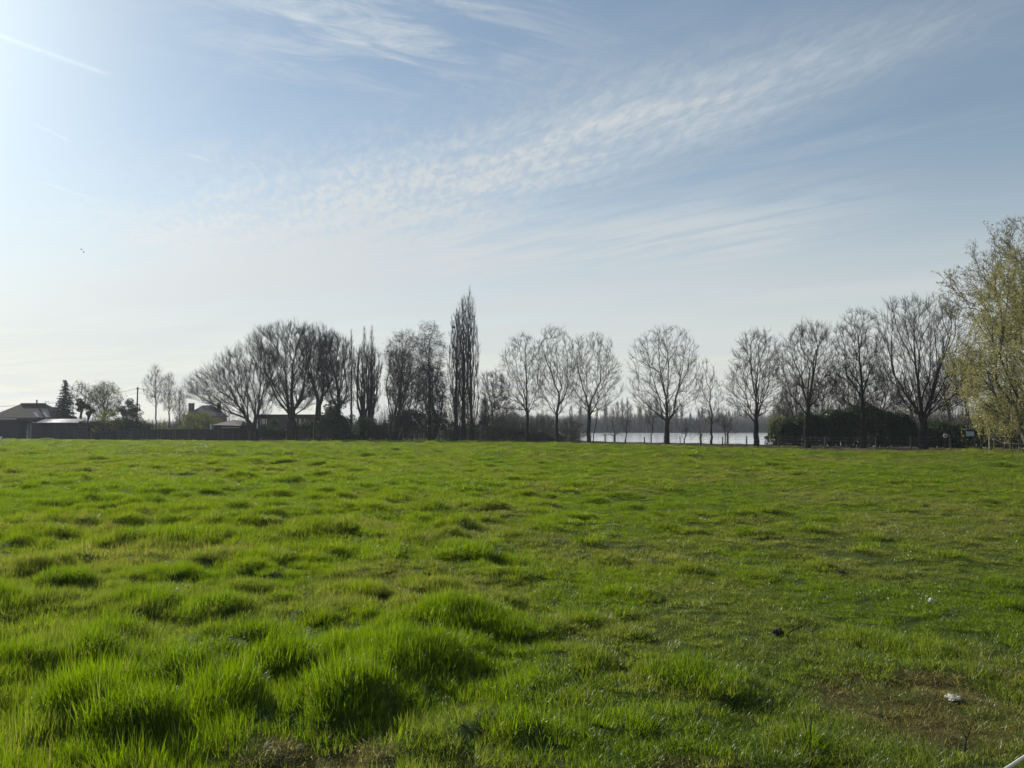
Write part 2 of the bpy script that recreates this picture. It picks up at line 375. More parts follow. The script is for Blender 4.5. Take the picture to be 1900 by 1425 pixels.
# ------------------------------------------------------------------ lake
LZ = -0.6
m = newmat('lake_water'); P = geo_pos()
mp = V.nt.nodes.new('ShaderNodeMapping'); mp.inputs['Scale'].default_value = (0.6, 1.6, 1); V.nt.links.new(P, mp.inputs[0])
w1 = noise(mp.outputs[0], 1.1, 5, .6)
n = V.nt.nodes.new('ShaderNodeBsdfPrincipled'); n.inputs['Base Color'].default_value = (.82, .84, .86, 1)  # near-white base colour stands in for sky glitter on the ruffled water
n.inputs['Roughness'].default_value = .10; n.inputs['IOR'].default_value = 1.33
b = V.nt.nodes.new('ShaderNodeBump'); b.inputs['Strength'].default_value = .22; b.inputs['Distance'].default_value = .12
V.nt.links.new(w1.x, b.inputs['Height']); V.nt.links.new(b.outputs[0], n.inputs['Normal']); out(m, n.outputs[0])
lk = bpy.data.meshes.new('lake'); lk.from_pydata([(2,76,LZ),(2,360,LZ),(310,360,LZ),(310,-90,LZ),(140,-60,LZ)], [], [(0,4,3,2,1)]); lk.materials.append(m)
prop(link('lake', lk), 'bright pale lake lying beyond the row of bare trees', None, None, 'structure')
# ------------------------------------------------------------------ grass
def tuft(n, spread, h, w, lean, curl, seed, kseg=3):
    r = np.random.default_rng(seed)
    a = r.random(n)*2*math.pi; rr = np.sqrt(r.random(n))*spread
    bx, by = np.cos(a)*rr, np.sin(a)*rr
    d = r.random(n)*2*math.pi; d = np.where(r.random(n) < .5, a + r.normal(0, .6, n), d)
    L = h*r.uniform(.45, 1.0, n)*(1-.35*(rr/spread)**2); ln = np.abs(r.normal(lean, .32, n)); cu = curl*r.uniform(.2, 2.0, n)
    ux, uy = np.cos(d), np.sin(d); pa = d + math.pi/2 + r.normal(0, .5, n); sx, sy = np.cos(pa), np.sin(pa)
    ww = w*r.uniform(.7, 1.3, n)
    cols = []; x, z = np.zeros(n), np.zeros(n); th = ln.copy(); rows = []
    for k in range(kseg+1):
        f = k/kseg; wk = ww*(1-f**1.6)*.5
        cx, cy = bx+ux*x, by+uy*x
        if k < kseg:
            rows.append(np.stack([cx-sx*wk, cy-sy*wk, z], -1)); rows.append(np.stack([cx+sx*wk, cy+sy*wk, z], -1))
        else: rows.append(np.stack([cx, cy, z], -1))
        x = x + np.sin(th)*L/kseg; z = z + np.cos(th)*L/kseg; th = th + cu/kseg
    nv = len(rows); v = np.stack(rows, 1).reshape(-1, 3); v[:, 2] -= 0.006
    base = np.arange(n)[:, None]*nv; tris = []
    for k in range(kseg-1):
        o = 2*k; tris += [base+[o, o+1, o+3], base+[o, o+3, o+2]]
    o = 2*(kseg-1); tris.append(base+[o, o+1, o+2])
    f = np.concatenate(tris, 0)
    return v, f, np.repeat(r.random(n), nv)
GC = bpy.data.collections.new('grass_tufts')
protos = []
def addproto(*a, **k):
    v, f, c = tuft(*a, **k); i = len(protos); me = npmesh('grass_tuft_%02d' % i, v, f, M['grass'], True, c)
    o = bpy.data.objects.new('grass_tuft_%02d' % i, me); GC.objects.link(o); protos.append(o); return i
NEAR = [addproto(110, 1.0, 1.0, .032, .27, .9, 20+s) for s in range(6)]      # unit height, unit spread: scaled per point
ARCH = [addproto(120, 1.0, 1.0, .030, .45, 2.0, 40+s) for s in range(4)]
MIDG = [addproto(100, 1.0, 1.0, .035, .28, .7, 60+s, kseg=2) for s in range(5)]
FARG = [addproto(120, 1.0, 1.0, .030, .3, .6, 80+s, kseg=2) for s in range(4)]
STRAW = [addproto(34, 1.0, 1.0, .035, 1.05, .9, 100+s) for s in range(4)]
pts = []
def scatter(y0, y1, dens, spread, kind, hscale=1.0, beyond=False):
    n = int(dens*.80*(y1*y1-y0*y0)); y = np.sqrt(rng.uniform(y0*y0, y1*y1, n)); x = rng.uniform(-.80, .80, n)*y
    tu = TU[(TU[:, 1] > y0) & (TU[:, 1] < y1)]; w = tu[:, 2]**2; m_ = int(dens*1.3*math.pi*w.sum())      # denser on the tussocks
    if hscale == 1.0 or kind == 'far':
        c = rng.choice(len(tu), m_, p=w/w.sum()); a = rng.random(m_)*6.283; q = np.sqrt(rng.random(m_))*tu[c, 2]*1.15
        x = np.concatenate([x, tu[c, 0]+np.cos(a)*q]); y = np.concatenate([y, tu[c, 1]+np.sin(a)*q])
    e = edgeY(x, y); k = (y < e+.1-1.6*ss(x/y, -.02, .3)) if not beyond else ((y > e) & (y < e+7)); x, y = x[k], y[k]
    if y0 < 3.4: k = np.ones(len(x), bool)
    th, tL = tuss(x, y); z = H(x, y); d = dirt(x, y)
    az = x/y; left = 1-ss(az, -.30, .25); pat = vn(x, y, 1.6)*.6+vn(x, y, .5)*.4
    base = (.046 + .048*left)*(.55+.95*pat)
    base = base*(1+.25*ss(y, 8, 3)); hgt = (base*1.08 + tL*1.2)*(1-.6*d)*(1-.55*ss(e[:len(x)]-y, 14, 2)*ss(y, 25, 40))*hscale*rng.uniform(.55, 1.45, len(x))
    keep = rng.random(len(x)) > d*.22; big = tL > .05
    dry = np.clip(d*.55 + .30*ss(vn(x, y, 1.1)*.6+vn(x, y, 4.5)*.4 + .14*ss(az, -.1, .5), .50, .78)*(1-big*.8) + rng.normal(0, .05, len(x)) + .10*ss(az,0,.5), 0, 1)
    lush = np.clip(big*.25*ss(tL, .04, .10) + .35*ss(vn(x, y, 3.0), .55, .8) + .15*ss(az, 0, .6), 0, 1)
    if kind == 'near': idx = np.where(big & (rng.random(len(x)) < .35+.5*(tL > .09)), rng.choice(ARCH, len(x)), rng.choice(NEAR, len(x)))
    elif kind == 'mid': idx = rng.choice(MIDG, len(x))
    elif kind == 'far': idx = rng.choice(FARG, len(x))
    sp = spread*rng.uniform(.8, 1.25, len(x))*(1+.3*big)
    if kind == 'near': idx = np.where((d > .45) & (rng.random(len(x)) < .55), rng.choice(STRAW, len(x)), idx)
    pts.append(np.stack([x, y, z, sp, hgt, rng.random(len(x))*6.283, dry, lush, idx], -1)[keep])
scatter(2.2, 8.5, 110, .10, 'near')
scatter(2.2, 8.5, 70, .09, 'near', .62)
scatter(8.5, 18, 70, .14, 'near')
scatter(18, 36, 42, .22, 'mid')
scatter(36, 97, 13, .40, 'far', 1.1)
# straw litter on the worn ground
n = 15000; sx_ = rng.uniform(-1.5, 3.6, n); sy_ = rng.uniform(2.8, 6.5, n); d = dirt(sx_, sy_); k = (rng.random(n) < d); sx_, sy_ = sx_[k], sy_[k]
pts.append(np.stack([sx_, sy_, H(sx_, sy_), rng.uniform(.05, .1, len(sx_)), rng.uniform(.03, .075, len(sx_)), rng.random(len(sx_))*6.28, rng.uniform(.45, 1, len(sx_)), 0*sx_, rng.choice(STRAW, len(sx_)).astype(float)], -1))
# rough verge behind the field's edge
n = 8000; y = np.sqrt(rng.uniform(44**2, 100**2, n)); x = rng.uniform(-.78, .78, n)*y; e = edgeY(x, y); k = (y > e) & (y < e+8) & (inlake(x, y) < .1); x, y = x[k], y[k]
pts.append(np.stack([x, y, H(x, y), rng.uniform(.25, .5, len(x)), rng.uniform(.03, .10, len(x))*(.5+vn(x, y, 2)), rng.random(len(x))*6.28, np.clip(.35+.8*vn(x, y, 2.5), 0, 1)*(.5+.5*ss(x, -8, 8)), .2+0*x, rng.choice(FARG, len(x)).astype(float)], -1))
pt = np.concatenate(pts); print('grass tufts', len(pt))
pm = bpy.data.meshes.new('grass'); pm.vertices.add(len(pt)); pm.vertices.foreach_set('co', pt[:, :3].astype(np.float32).ravel())
def att(name, typ, data, key='value'):
    a = pm.attributes.new(name, typ, 'POINT'); a.data.foreach_set(key, data.ravel())
att('tscale', 'FLOAT_VECTOR', np.ascontiguousarray(pt[:, [3, 3, 4]], np.float32), 'vector')
att('trot', 'FLOAT_VECTOR', np.stack([rng.normal(0, .16, len(pt)), rng.normal(0, .16, len(pt)), pt[:, 5]], -1).astype(np.float32), 'vector')
att('dry', 'FLOAT', pt[:, 6].astype(np.float32)); att('lush', 'FLOAT', pt[:, 7].astype(np.float32)); att('tidx', 'INT', pt[:, 8].astype(np.int32))
pm.materials.append(M['grass'])
grass = prop(link('grass', pm), 'long lush tussocky green grass covering the whole field', None, None, 'stuff')
ng = bpy.data.node_groups.new('grass_scatter', 'GeometryNodeTree')
ng.interface.new_socket('Geometry', in_out='INPUT', socket_type='NodeSocketGeometry'); ng.interface.new_socket('Geometry', in_out='OUTPUT', socket_type='NodeSocketGeometry')
gi = ng.nodes.new('NodeGroupInput'); go = ng.nodes.new('NodeGroupOutput')
ci = ng.nodes.new('GeometryNodeCollectionInfo'); ci.inputs['Collection'].default_value = GC; ci.inputs['Separate Children'].default_value = True; ci.inputs['Reset Children'].default_value = True
iop = ng.nodes.new('GeometryNodeInstanceOnPoints'); iop.inputs['Pick Instance'].default_value = True
def named(n, t):
    k = ng.nodes.new('GeometryNodeInputNamedAttribute'); k.data_type = t; k.inputs['Name'].default_value = n; return k.outputs['Attribute']
ng.links.new(gi.outputs[0], iop.inputs['Points']); ng.links.new(ci.outputs[0], iop.inputs['Instance'])
ng.links.new(named('tidx', 'INT'), iop.inputs['Instance Index']); ng.links.new(named('tscale', 'FLOAT_VECTOR'), iop.inputs['Scale'])
er = ng.nodes.new('FunctionNodeEulerToRotation'); ng.links.new(named('trot', 'FLOAT_VECTOR'), er.inputs[0]); ng.links.new(er.outputs[0], iop.inputs['Rotation'])
ng.links.new(iop.outputs[0], go.inputs[0])
md = grass.modifiers.new('scatter', 'NODES'); md.node_group = ng
# ------------------------------------------------------------------ trees
def tubes(p0, p1, r0, r1, t0, t1, k):      # one open k-sided prism per segment, ring frames from tangents t0, t1
    def frame(t):
        ref = np.tile(np.array([[.31, -.95, .02]]), (len(t), 1)); u = np.cross(t, ref); u /= np.maximum(np.linalg.norm(u, axis=1, keepdims=True), 1e-6)
        return u, np.cross(t, u)
    u0, w0 = frame(t0); u1, w1 = frame(t1); a = np.arange(k)*2*math.pi/k; c, s = np.cos(a)[None, :, None], np.sin(a)[None, :, None]
    A = p0[:, None] + (u0[:, None]*c + w0[:, None]*s)*r0[:, None, None]; B = p1[:, None] + (u1[:, None]*c + w1[:, None]*s)*r1[:, None, None]
    v = np.concatenate([A, B], 1).reshape(-1, 3); b = (np.arange(len(p0))*2*k)[:, None]; j = np.arange(k); jn = (j+1) % k
    f = np.stack([b+j, b+jn, b+k+jn, b+k+j], -1).reshape(-1, 4); return v, f
def joinm(parts):
    v, f, n = [], [], 0
    for a, b in parts:
        if len(a): v.append(a); f.append(b+n); n += len(a)
    return np.concatenate(v), np.concatenate(f)
def unit(a): return a/np.maximum(np.linalg.norm(a, axis=-1, keepdims=True), 1e-9)
def grow(chains, targets, bf, ka, step):   # balanced spanning tree over the crown points
    pos, par, plen, dirs, istr = [], [], [], [], []
    N = len(targets); best = np.full(N, 1e9); bp = np.zeros(N, int); done = np.zeros(N, bool)
    def add(p, pa, elig=True, tr=False):
        i = len(pos); pos.append(p); par.append(pa); istr.append(tr)
        if pa < 0: plen.append(0.); dirs.append(np.array((0., 0., 1.)))
        else:
            d = p-pos[pa]; l = np.linalg.norm(d); plen.append(plen[pa]+l); dirs.append(.7*d/max(l, 1e-6)+.3*dirs[pa])
        if elig:
            v = targets-p; l = np.linalg.norm(v, axis=1); c = (v@dirs[i])/np.maximum(l, 1e-6)
            cost = l*(1+ka*(1-c)) + bf*plen[i]; m_ = (cost < best) & ~done; best[m_] = cost[m_]; bp[m_] = i
        return i
    for ch, first in chains:
        pa = ch[0] if isinstance(ch[0], int) else -1; c0 = 1 if pa >= 0 else 0
        for k, p in enumerate(ch[c0:]): pa = add(np.array(p, float), pa, k >= first, True)
    r = np.random.default_rng(N)
    for _ in range(N):
        i = int(np.argmin(np.where(done, 1e9, best))); done[i] = True; a = bp[i]; p0 = pos[a]; p1 = targets[i]
        l = np.linalg.norm(p1-p0); n = max(1, int(l/step+.5)); d0 = dirs[a]*l*.35; cur = a
        for k in range(1, n+1):
            t = k/n; q = p0*(1-t)+p1*t + d0*t*(1-t) + (r.normal(0, .035*step**.5, 3)*(k < n)); cur = add(q, cur)
    return np.array(pos), np.array(par), np.array(istr)
def inside_outline(outline, Y, n, r, bias, depth, base_xy):
    o = sorted([(W((a+b)/2, y, Y)[2], W((a+b)/2, y, Y)[0], (b-a)/2/F*Y) for y, a, b in outline]); z, cx, hw = map(np.array, zip(*o))
    zz_ = np.linspace(z[0], z[-1], 200); ww_ = np.interp(zz_, z, hw)**1.6 + .03; c = np.cumsum(ww_); c /= c[-1]
    Z = np.interp(r.random(n), c, zz_); C = np.interp(Z, z, cx); Rr = np.interp(Z, z, hw)
    a = r.random(n)*2*math.pi; rr = r.random(n)**bias
    ph = r.random()*6; lob = 1 + .16*np.sin(a*2+Z*1.1+ph) + .12*np.sin(a*5-Z*2.1+ph)
    D = np.minimum(Rr, depth)
    return np.stack([C + np.cos(a)*rr*Rr*1.07*np.minimum(lob, 1.06), base_xy[1] + np.sin(a)*rr*D*lob, Z + r.normal(0, .1, n)], -1)
def make_tree(name, label, cat, base, outline, fork, Rt, N=1000, bf=.35, ka=.8, bias=.55, rtip=.007, step=.5, leader=None, stems=1,
              twig=(4, .55, .006, .55, .35), mats=('bark', 'twig'), leaf=None, seed=1, group=None, Y=None, depth=99, flare=1.35, lean=0, limbs=(), smooth=2):
    r = np.random.default_rng(seed); bx, by = base; Y = Y or GY(by); b = W(bx, by, Y); b[2] = float(H(b[0], b[1])) if Y < 110 else 0.; Yb = Y
    T = inside_outline(outline, Y, N, r, bias, depth, b)
    zf = W(bx, fork, Y)[2]; xf = W(bx+lean, fork, Y)[0]; chains = []
    if stems == 1:
        k = max(4, int((zf-b[2])/.45)); ch = []
        for i in range(k+1):
            t = i/k; ch.append((b[0]+(xf-b[0])*t*t + r.normal(0, .03)*(0 < i), b[1]+r.normal(0, .03)*(0 < i), b[2]-.15*(i == 0)+(zf-b[2])*t))
        chains.append((ch, int(k*.72)))
        if leader:
            zt = W(leader[0], leader[1], Y)[2]; xt = W(leader[0], leader[1], Y)[0]; n2 = max(3, int((zt-zf)/.5))
            chains.append(([len(ch)-1] + [(xf+(xt-xf)*i/n2 + r.normal(0, .035), b[1]+r.normal(0, .04), zf+(zt-zf)*i/n2) for i in range(1, n2+1)], 0))
        for lm in limbs:
            q = [(W(x, y, Y)[0], Y+dy_, W(x, y, Y)[2]) for x, y, dy_ in lm[1:]]; i0 = int(np.argmin([abs(c[2]-W(0, lm[0], Y)[2]) for c in ch]))
            f = [np.array(ch[i0])]; 
            for p in q:
                p = np.array(p); n2 = max(1, int(np.linalg.norm(p-f[-1])/.5)); s0 = f[-1]
                f += [s0+(p-s0)*(i+1)/n2 + r.normal(0, .03, 3) for i in range(n2)]
            chains.append(([i0] + [tuple(p) for p in f[1:]], 0))
    else:
        for s in range(stems):
            a = 2*math.pi*s/stems + r.random(); sp = .12+.10*stems/4; k = 5
            chains.append(([(b[0]+math.cos(a)*sp*(i > 0)*(1+i*.45), b[1]+math.sin(a)*sp*(i > 0)*(1+i*.45), b[2]-.15*(i == 0)+(zf-b[2])*i/k) for i in range(k+1)], 2))
    pos, par, istr = grow(chains, T, bf, ka, step); n = len(pos)
    w = np.zeros(n); kids = np.bincount(par[par >= 0], minlength=n); w[kids == 0] = 1
    for i in range(n-1, -1, -1):
        if par[i] >= 0: w[par[i]] += w[i]
    main = np.full(n, -1); bw = np.zeros(n)
    for i in range(n):
        p = par[i]
        if p >= 0 and w[i] > bw[p]: bw[p] = w[i]; main[p] = i
    for _ in range(smooth):
        q = pos.copy(); k = np.where((par >= 0) & (main >= 0) & ~istr)[0]; q[k] = pos[k]*.5 + .25*pos[par[k]] + .25*pos[main[k]]; pos = q
    Wt = w[par < 0].max(); ex = math.log(Rt/rtip)/math.log(max(Wt, 3)); rad = rtip*w**ex
    if stems == 1:
        nb = len(chains[0][0]); t = np.arange(nb)/nb; rad[:nb] *= 1 + (flare-1)*np.exp(-t*nb/2.2) + .12*(1-t)
    idx = np.where(par >= 0)[0]; pa = par[idx]; tan = unit(pos[idx]-pos[pa]); TN = np.zeros((n, 3)); TN[:, 2] = 1; TN[idx] = tan
    im = main[pa] == idx; t0 = np.where(im[:, None], TN[pa], tan); r0 = np.where(im, rad[pa], np.minimum(rad[pa], rad[idx]*1.15)); r1 = rad[idx]
    tr = istr[idx]; trunkseg = tr & (np.arange(n)[idx] < (len(chains[0][0]) if stems == 1 else 6*stems))
    parts = {True: [], False: []}
    for fl in (True, False):
        for lo, hi, k in ((.06, 9, 9), (.02, .06, 5), (0, .02, 3)):
            m_ = (trunkseg == fl) & (r1 >= lo) & (r1 < hi)
            if m_.any(): parts[fl].append(tubes(pos[pa[m_]], pos[idx[m_]], r0[m_], r1[m_], t0[m_], tan[m_], k))
    # twigs
    nt, tl, trr, up, rnd = twig; outer = np.where(w <= 3)[0]; outer = outer[~istr[outer]]
    o = np.repeat(outer, nt); m_ = len(o)
    d = unit(TN[o] + np.array([0, 0, up]) + r.normal(0, rnd, (m_, 3))*1.6); l = tl*r.uniform(.35, 1.15, m_)
    d2 = unit(d + np.array([0, 0, up*.9]) + r.normal(0, rnd*.6, (m_, 3)))
    s = pos[o] - TN[o]*step*r.random(m_)[:, None]*(par[o] >= 0)[:, None]; a = s + d*l[:, None]*.5; e = a + d2*l[:, None]*.5
    one = np.ones(m_)*trr; parts[False].append(tubes(s, a, one, one*.8, d, d, 3)); parts[False].append(tubes(a, e, one*.8, one*.45, d, d2, 3))
    # side twiglets
    d3 = unit(d + r.normal(0, .7, (m_, 3)) + np.array([0, 0, up*.5])); e3 = a + d3*(l*.45)[:, None]; parts[False].append(tubes(a, e3, one*.7, one*.4, d3, d3, 3))
    root = empty(name, b, label, cat, group); off = np.array(b, float)
    if parts[True]:
        v, f = joinm(parts[True]); link('trunk', npmesh('trunk', v-off, f, M[mats[0]], True), None, root)
    v, f = joinm(parts[False]); link('crown', npmesh('crown', v-off, f, M[mats[1]], True), None, root)
    if leaf:
        lm, cnt, size, spread = leaf[:4]; hang = leaf[4] if len(leaf) > 4 else 0
        src = np.concatenate([a, e, e3]); src = src[r.integers(0, len(src), leaf[5])] if len(leaf) > 5 else src; k = r.integers(0, len(src), cnt); p = src[k] + r.normal(0, spread, (cnt, 3)); hh = hang*r.random(cnt)*(.4+.6*(k % 7)/6); p[:, 2] -= hh; p[:, 0] += hh*.12*np.sin(k*1.7)
        v, f, c = flakes(p, size, r); link('foliage', npmesh('foliage', v-off, f, M[lm], False, c), None, root)
    return root
def flakes(p, size, r, long=1.6):          # small leaf-shaped quads
    n = len(p); a = unit(r.normal(0, 1, (n, 3))); b = unit(np.cross(a, r.normal(0, 1, (n, 3)))); s = size*r.uniform(.5, 1.2, n)[:, None]
    v = np.stack([p-a*s*long*.5, p+b*s*.4, p+a*s*long*.5, p-b*s*.4], 1).reshape(-1, 3); f = np.arange(n*4).reshape(-1, 4)
    return v, f, np.repeat(r.random(n), 4)
def leafy(name, label, cat, base, outline, mat, nleaf, size, seed=1, group=None, Y=None, depth=99, lump=.5, stem=.06, nb=60, mats=('bark', 'twig'), shell=.25):
    """bush: lumpy leaf clumps carried on a few branches"""
    r = np.random.default_rng(seed); Y = Y or GY(base[1]); b = W(*base, Y); b[2] = float(H(b[0], b[1])) if Y < 110 else 0.
    C = inside_outline(outline, Y, nb, r, .5, depth, b); root = empty(name, b, label, cat, group)
    s = 0; pos, par, istr = grow([([tuple(b - np.array((0, 0, .1))), tuple(b + np.array((0, 0, .2))), tuple(b + np.array((0, 0, .5)))], 0)], C, .4, .6, .5)
    idx = np.where(par >= 0)[0]; t = unit(pos[idx]-pos[par[idx]]); rr_ = np.full(len(idx), stem*.35); rr_[:2] = stem
    v, f = tubes(pos[par[idx]], pos[idx], rr_, rr_*.9, t, t, 4); link('branches', npmesh('branches', v-b, f, M[mats[1]], True), None, root)
    k = r.integers(0, nb, nleaf); d = unit(r.normal(0, 1, (nleaf, 3))); q = C[k] + d*(lump*(1-shell*r.random(nleaf)**.5)*r.uniform(.7, 1.25, nb)[k])[:, None]*np.array([1, 1, .85])
    q[:, 2] = np.maximum(q[:, 2], b[2]+.02*r.random(nleaf)); v, f, c = flakes(q, size, r); link('foliage', npmesh('foliage', v-b, f, M[mat], False, c), None, root)
    return root
def hedge(name, label, profile, foot, thick, mat, nleaf, size, seed, cat='hedge', core=True):
    """long hedge: profile = [(px, top py)], foot = [(px, Y)]"""
    r = np.random.default_rng(seed); px_ = np.array([a for a, _ in profile], float); fx = np.array([a for a, _ in foot]); fy = np.array([b for _, b in foot])
    n = nleaf; X = r.uniform(px_[0], px_[-1], n); Yv = np.interp(X, fx, fy); top = np.interp(X, px_, [b for _, b in profile])
    zt = np.array([W(x, y, Y)[2] for x, y, Y in zip(X, top, Yv)]); xw = (X-950)/F*Yv*1.0
    zt = zt + (vn(xw, Yv, 1.6)-.5)*1.1 + (vn(xw, Yv, .4)-.5)*.7; a = r.random(n)
    face = r.random(n); z = np.where(face < .62, zt*r.random(n)**.8, zt + r.normal(0, .09, n)); dep = np.where(face < .62, np.where(r.random(n) < .8, 0, thick), r.random(n)*thick)
    bulge = (vn(xw*1.0+9, z, .9)-.5)*.7 + (vn(xw+3, z, .35)-.5)*.3
    edge = np.minimum(ss(xw, xw.min(), xw.min()+.8), ss(xw, xw.max(), xw.max()-.5)); z = z*(.55+.45*edge)
    p = np.stack([xw + r.normal(0, .06, n), Yv + dep + bulge*(dep < .01) + r.normal(0, .08, n), np.maximum(z, .02)], -1)
    b = np.array([xw.mean(), Yv.mean(), 0.]); root = empty(name, b, label, cat)
    v, f, c = flakes(p, size, r); link('foliage', npmesh('foliage', v-b, f, M[mat], False, c), None, root)
    # woody inside: stems and twigs standing along the line
    k = 420 if name == 'hedge' else 150; X = r.uniform(px_[0]+3, px_[-1]-3, k); Yv = np.interp(X, fx, fy); zt = np.array([W(x, y, Y)[2] for x, y, Y in zip(X, np.interp(X, px_, [b_ for _, b_ in profile]), Yv)])
    s = np.stack([(X-950)/F*Yv, Yv + r.random(k)*thick, 0*X-.05], -1); e = s + np.stack([r.normal(0, .35, k), r.normal(0, .25, k), zt*r.uniform(.6, 1.18, k)], -1)
    t = unit(e-s); v, f = tubes(s, e, np.full(k, .035), np.full(k, .012), t, t, 4); link('stems', npmesh('stems', v-b, f, M['twig'], True), None, root)
    return root
ROW = 'bare trees in the row along the far edge of the field'
rowt = dict(N=1400, bf=.30, ka=.9, bias=.46, twig=(5, .52, .0055, .6, .36), group=ROW, cat='tree', rtip=.0065, smooth=2)
def row(label, base, outline, fork, Rt, seed, **k):
    a = dict(rowt); a.update(k); cat = a.pop('cat'); return make_tree('bare_tree', label, cat, base, outline, fork, Rt*.82, seed=seed, **a)
row('bare broad tree at the left end of the row, low branches over the thicket', (978,820), [(620,950,985),(645,932,1005),(680,925,1015),(715,915,1012),(745,905,1010),(765,930,1000)], 762, .21, 101, leader=(975,640))
row('tallest and narrowest of the three close-set bare trees left of the lake', (1033,820.5), [(606,1008,1045),(635,990,1068),(680,985,1080),(720,985,1075),(750,998,1060),(768,1010,1050)], 765, .20, 102)
row('bare tree with a wide low fork, right-hand of the three close-set trees', (1093,821.5), [(616,1078,1115),(640,1060,1140),(680,1050,1152),(715,1050,1155),(745,1052,1145),(765,1068,1125)], 757, .21, 103,
    limbs=((757,(1075,738,-.4),(1055,712,-.8)),(757,(1086,730,.3),(1075,690,.5),(1070,655,.6)),(757,(1103,730,0),(1118,700,.3),(1140,680,.5))))
row('large round-crowned bare tree standing alone in front of the lake', (1237,826), [(604,1215,1260),(625,1185,1280),(660,1168,1300),(700,1162,1305),(730,1168,1300),(755,1178,1285),(778,1200,1262)], 782, .25, 104, N=1350,
    limbs=((782,(1215,765,-.3),(1195,750,-.8),(1180,735,-1)),(786,(1250,768,.2),(1256,735,.4),(1272,700,.6),(1285,670,.8)),(776,(1236,740,0),(1228,690,.3),(1222,640,.3)),(772,(1240,720,.2),(1243,670,.4))))
row('thin shrubby bare sapling between the large round tree and the next one', (1320,827), [(662,1304,1312),(690,1296,1330),(730,1292,1342),(765,1290,1345),(785,1302,1335)], 797, .10, 105, N=420, twig=(3,.5,.006,.5,.35))
row('bare tree with one long limb reaching left over the water', (1403,829), [(612,1388,1425),(640,1365,1448),(680,1350,1462),(715,1345,1462),(745,1350,1450),(775,1368,1425)], 785, .22, 106,
    limbs=((783,(1385,770,-.3),(1362,748,-.8),(1335,728,-1.2),(1318,705,-1.4)),(779,(1405,750,0),(1398,705,.3),(1394,660,.3)),(776,(1420,735,.5),(1440,708,1)),(778,(1404,720,.1),(1408,670,.1))))
row('bare tree with a gnarled fork at the left end of the hedge', (1497,832), [(596,1485,1530),(620,1455,1545),(660,1440,1552),(700,1440,1550),(730,1445,1545),(755,1460,1530)], 772, .23, 107,
    limbs=((768,(1480,752,-.3),(1462,735,-.7),(1448,715,-1)),(790,(1475,772,.5),(1455,760,.8),(1440,745,.9)),(766,(1503,735,.1),(1512,690,.2),(1520,640,.3))))
row('upright bare tree with steep fanned branches before the middle of the hedge', (1602,832.5), [(574,1578,1605),(600,1558,1622),(640,1545,1636),(690,1540,1640),(730,1545,1640),(755,1565,1632)], 768, .21, 108, leader=(1592,610))
row('thickest trunked bare tree of the row with a big spreading crown', (1713,835.5), [(552,1655,1768),(575,1630,1782),(620,1622,1790),(670,1622,1795),(710,1635,1800),(745,1655,1790),(768,1680,1755)], 778, .30, 109, N=2100, bf=.45,
    limbs=((774,(1690,735,.5),(1672,690,1),(1660,620,1.3),(1652,580,1.3)),(772,(1706,720,.2),(1700,650,.2),(1698,600,.2)),(772,(1728,720,-.3),(1745,660,-.4),(1758,600,-.5)),(776,(1735,755,-.6),(1775,740,-1))))
# the big round clump of maples to the left
CL = 'bare trees in the big domed clump'
mp_ = dict(N=1500, bf=.5, ka=.55, bias=.42, twig=(9, .75, .006, .8, .32), rtip=.007, Y=90, group=CL, smooth=3, step=.7, depth=4.5)
def maple(label, base, outline, fork, Rt, seed, **k):
    a = dict(mp_); a.update(k); return make_tree('bare_tree', label, 'tree', base, outline, fork, Rt, seed=seed, **a)
maple('bare fan-shaped tree leaning out low on the left side of the domed clump', (470,815), [(636,450,500),(652,425,520),(672,393,525),(694,370,525),(716,350,520),(738,350,515),(762,385,505),(775,420,500)], 790, .42, 201, N=2100, bf=.62, depth=6)
maple('tallest thick bare tree crowning the middle of the domed clump', (541,815), [(598,510,560),(612,478,585),(635,465,600),(665,472,608),(700,482,610),(735,500,600),(760,515,580)], 782, .55, 202, N=2300, bf=.55, depth=6)
maple('bare many-stemmed tree just right of the tallest one in the domed clump', (588,815), [(603,560,605),(622,548,622),(660,548,632),(700,555,632),(740,570,622)], 780, .34, 203, N=1200)
maple('bare tree forming the right shoulder of the domed clump behind dark ivy', (622,815), [(618,600,630),(634,588,646),(665,586,655),(710,590,655),(750,600,648)], 785, .32, 204, N=1200)
PG = 'slender bare poplars behind the clump'
for i, (x, t) in enumerate(((652, 612), (676, 608), (690, 604))):
    make_tree('poplar', ['hazy slender poplar rising right beside the domed clump', 'hazy slender poplar topping the narrow dense tree, left of two', 'hazy slender poplar topping the narrow dense tree, right of two'][i], 'tree', (x, 811), [(t,x-2,x+2),(t+30,x-6,x+6),(t+80,x-8,x+8),(t+140,x-7,x+7)], 770, .18, N=420, bf=.7, ka=2.2, bias=.6, leader=(x, t+6), twig=(3,.7,.008,1.4,.2), Y=118, group=PG, seed=210+i, step=.8)
make_tree('bare_tree', 'narrow dense bare tree of many upright stems above a dark round bush', 'tree', (678,815), [(640,668,692),(655,658,704),(690,654,710),(730,658,708),(765,664,700)], 785, .3, N=1100, bf=.7, ka=1.2, bias=.5, twig=(5,.7,.009,1.0,.22), Y=95, seed=215, stems=4, step=.7, rtip=.011)
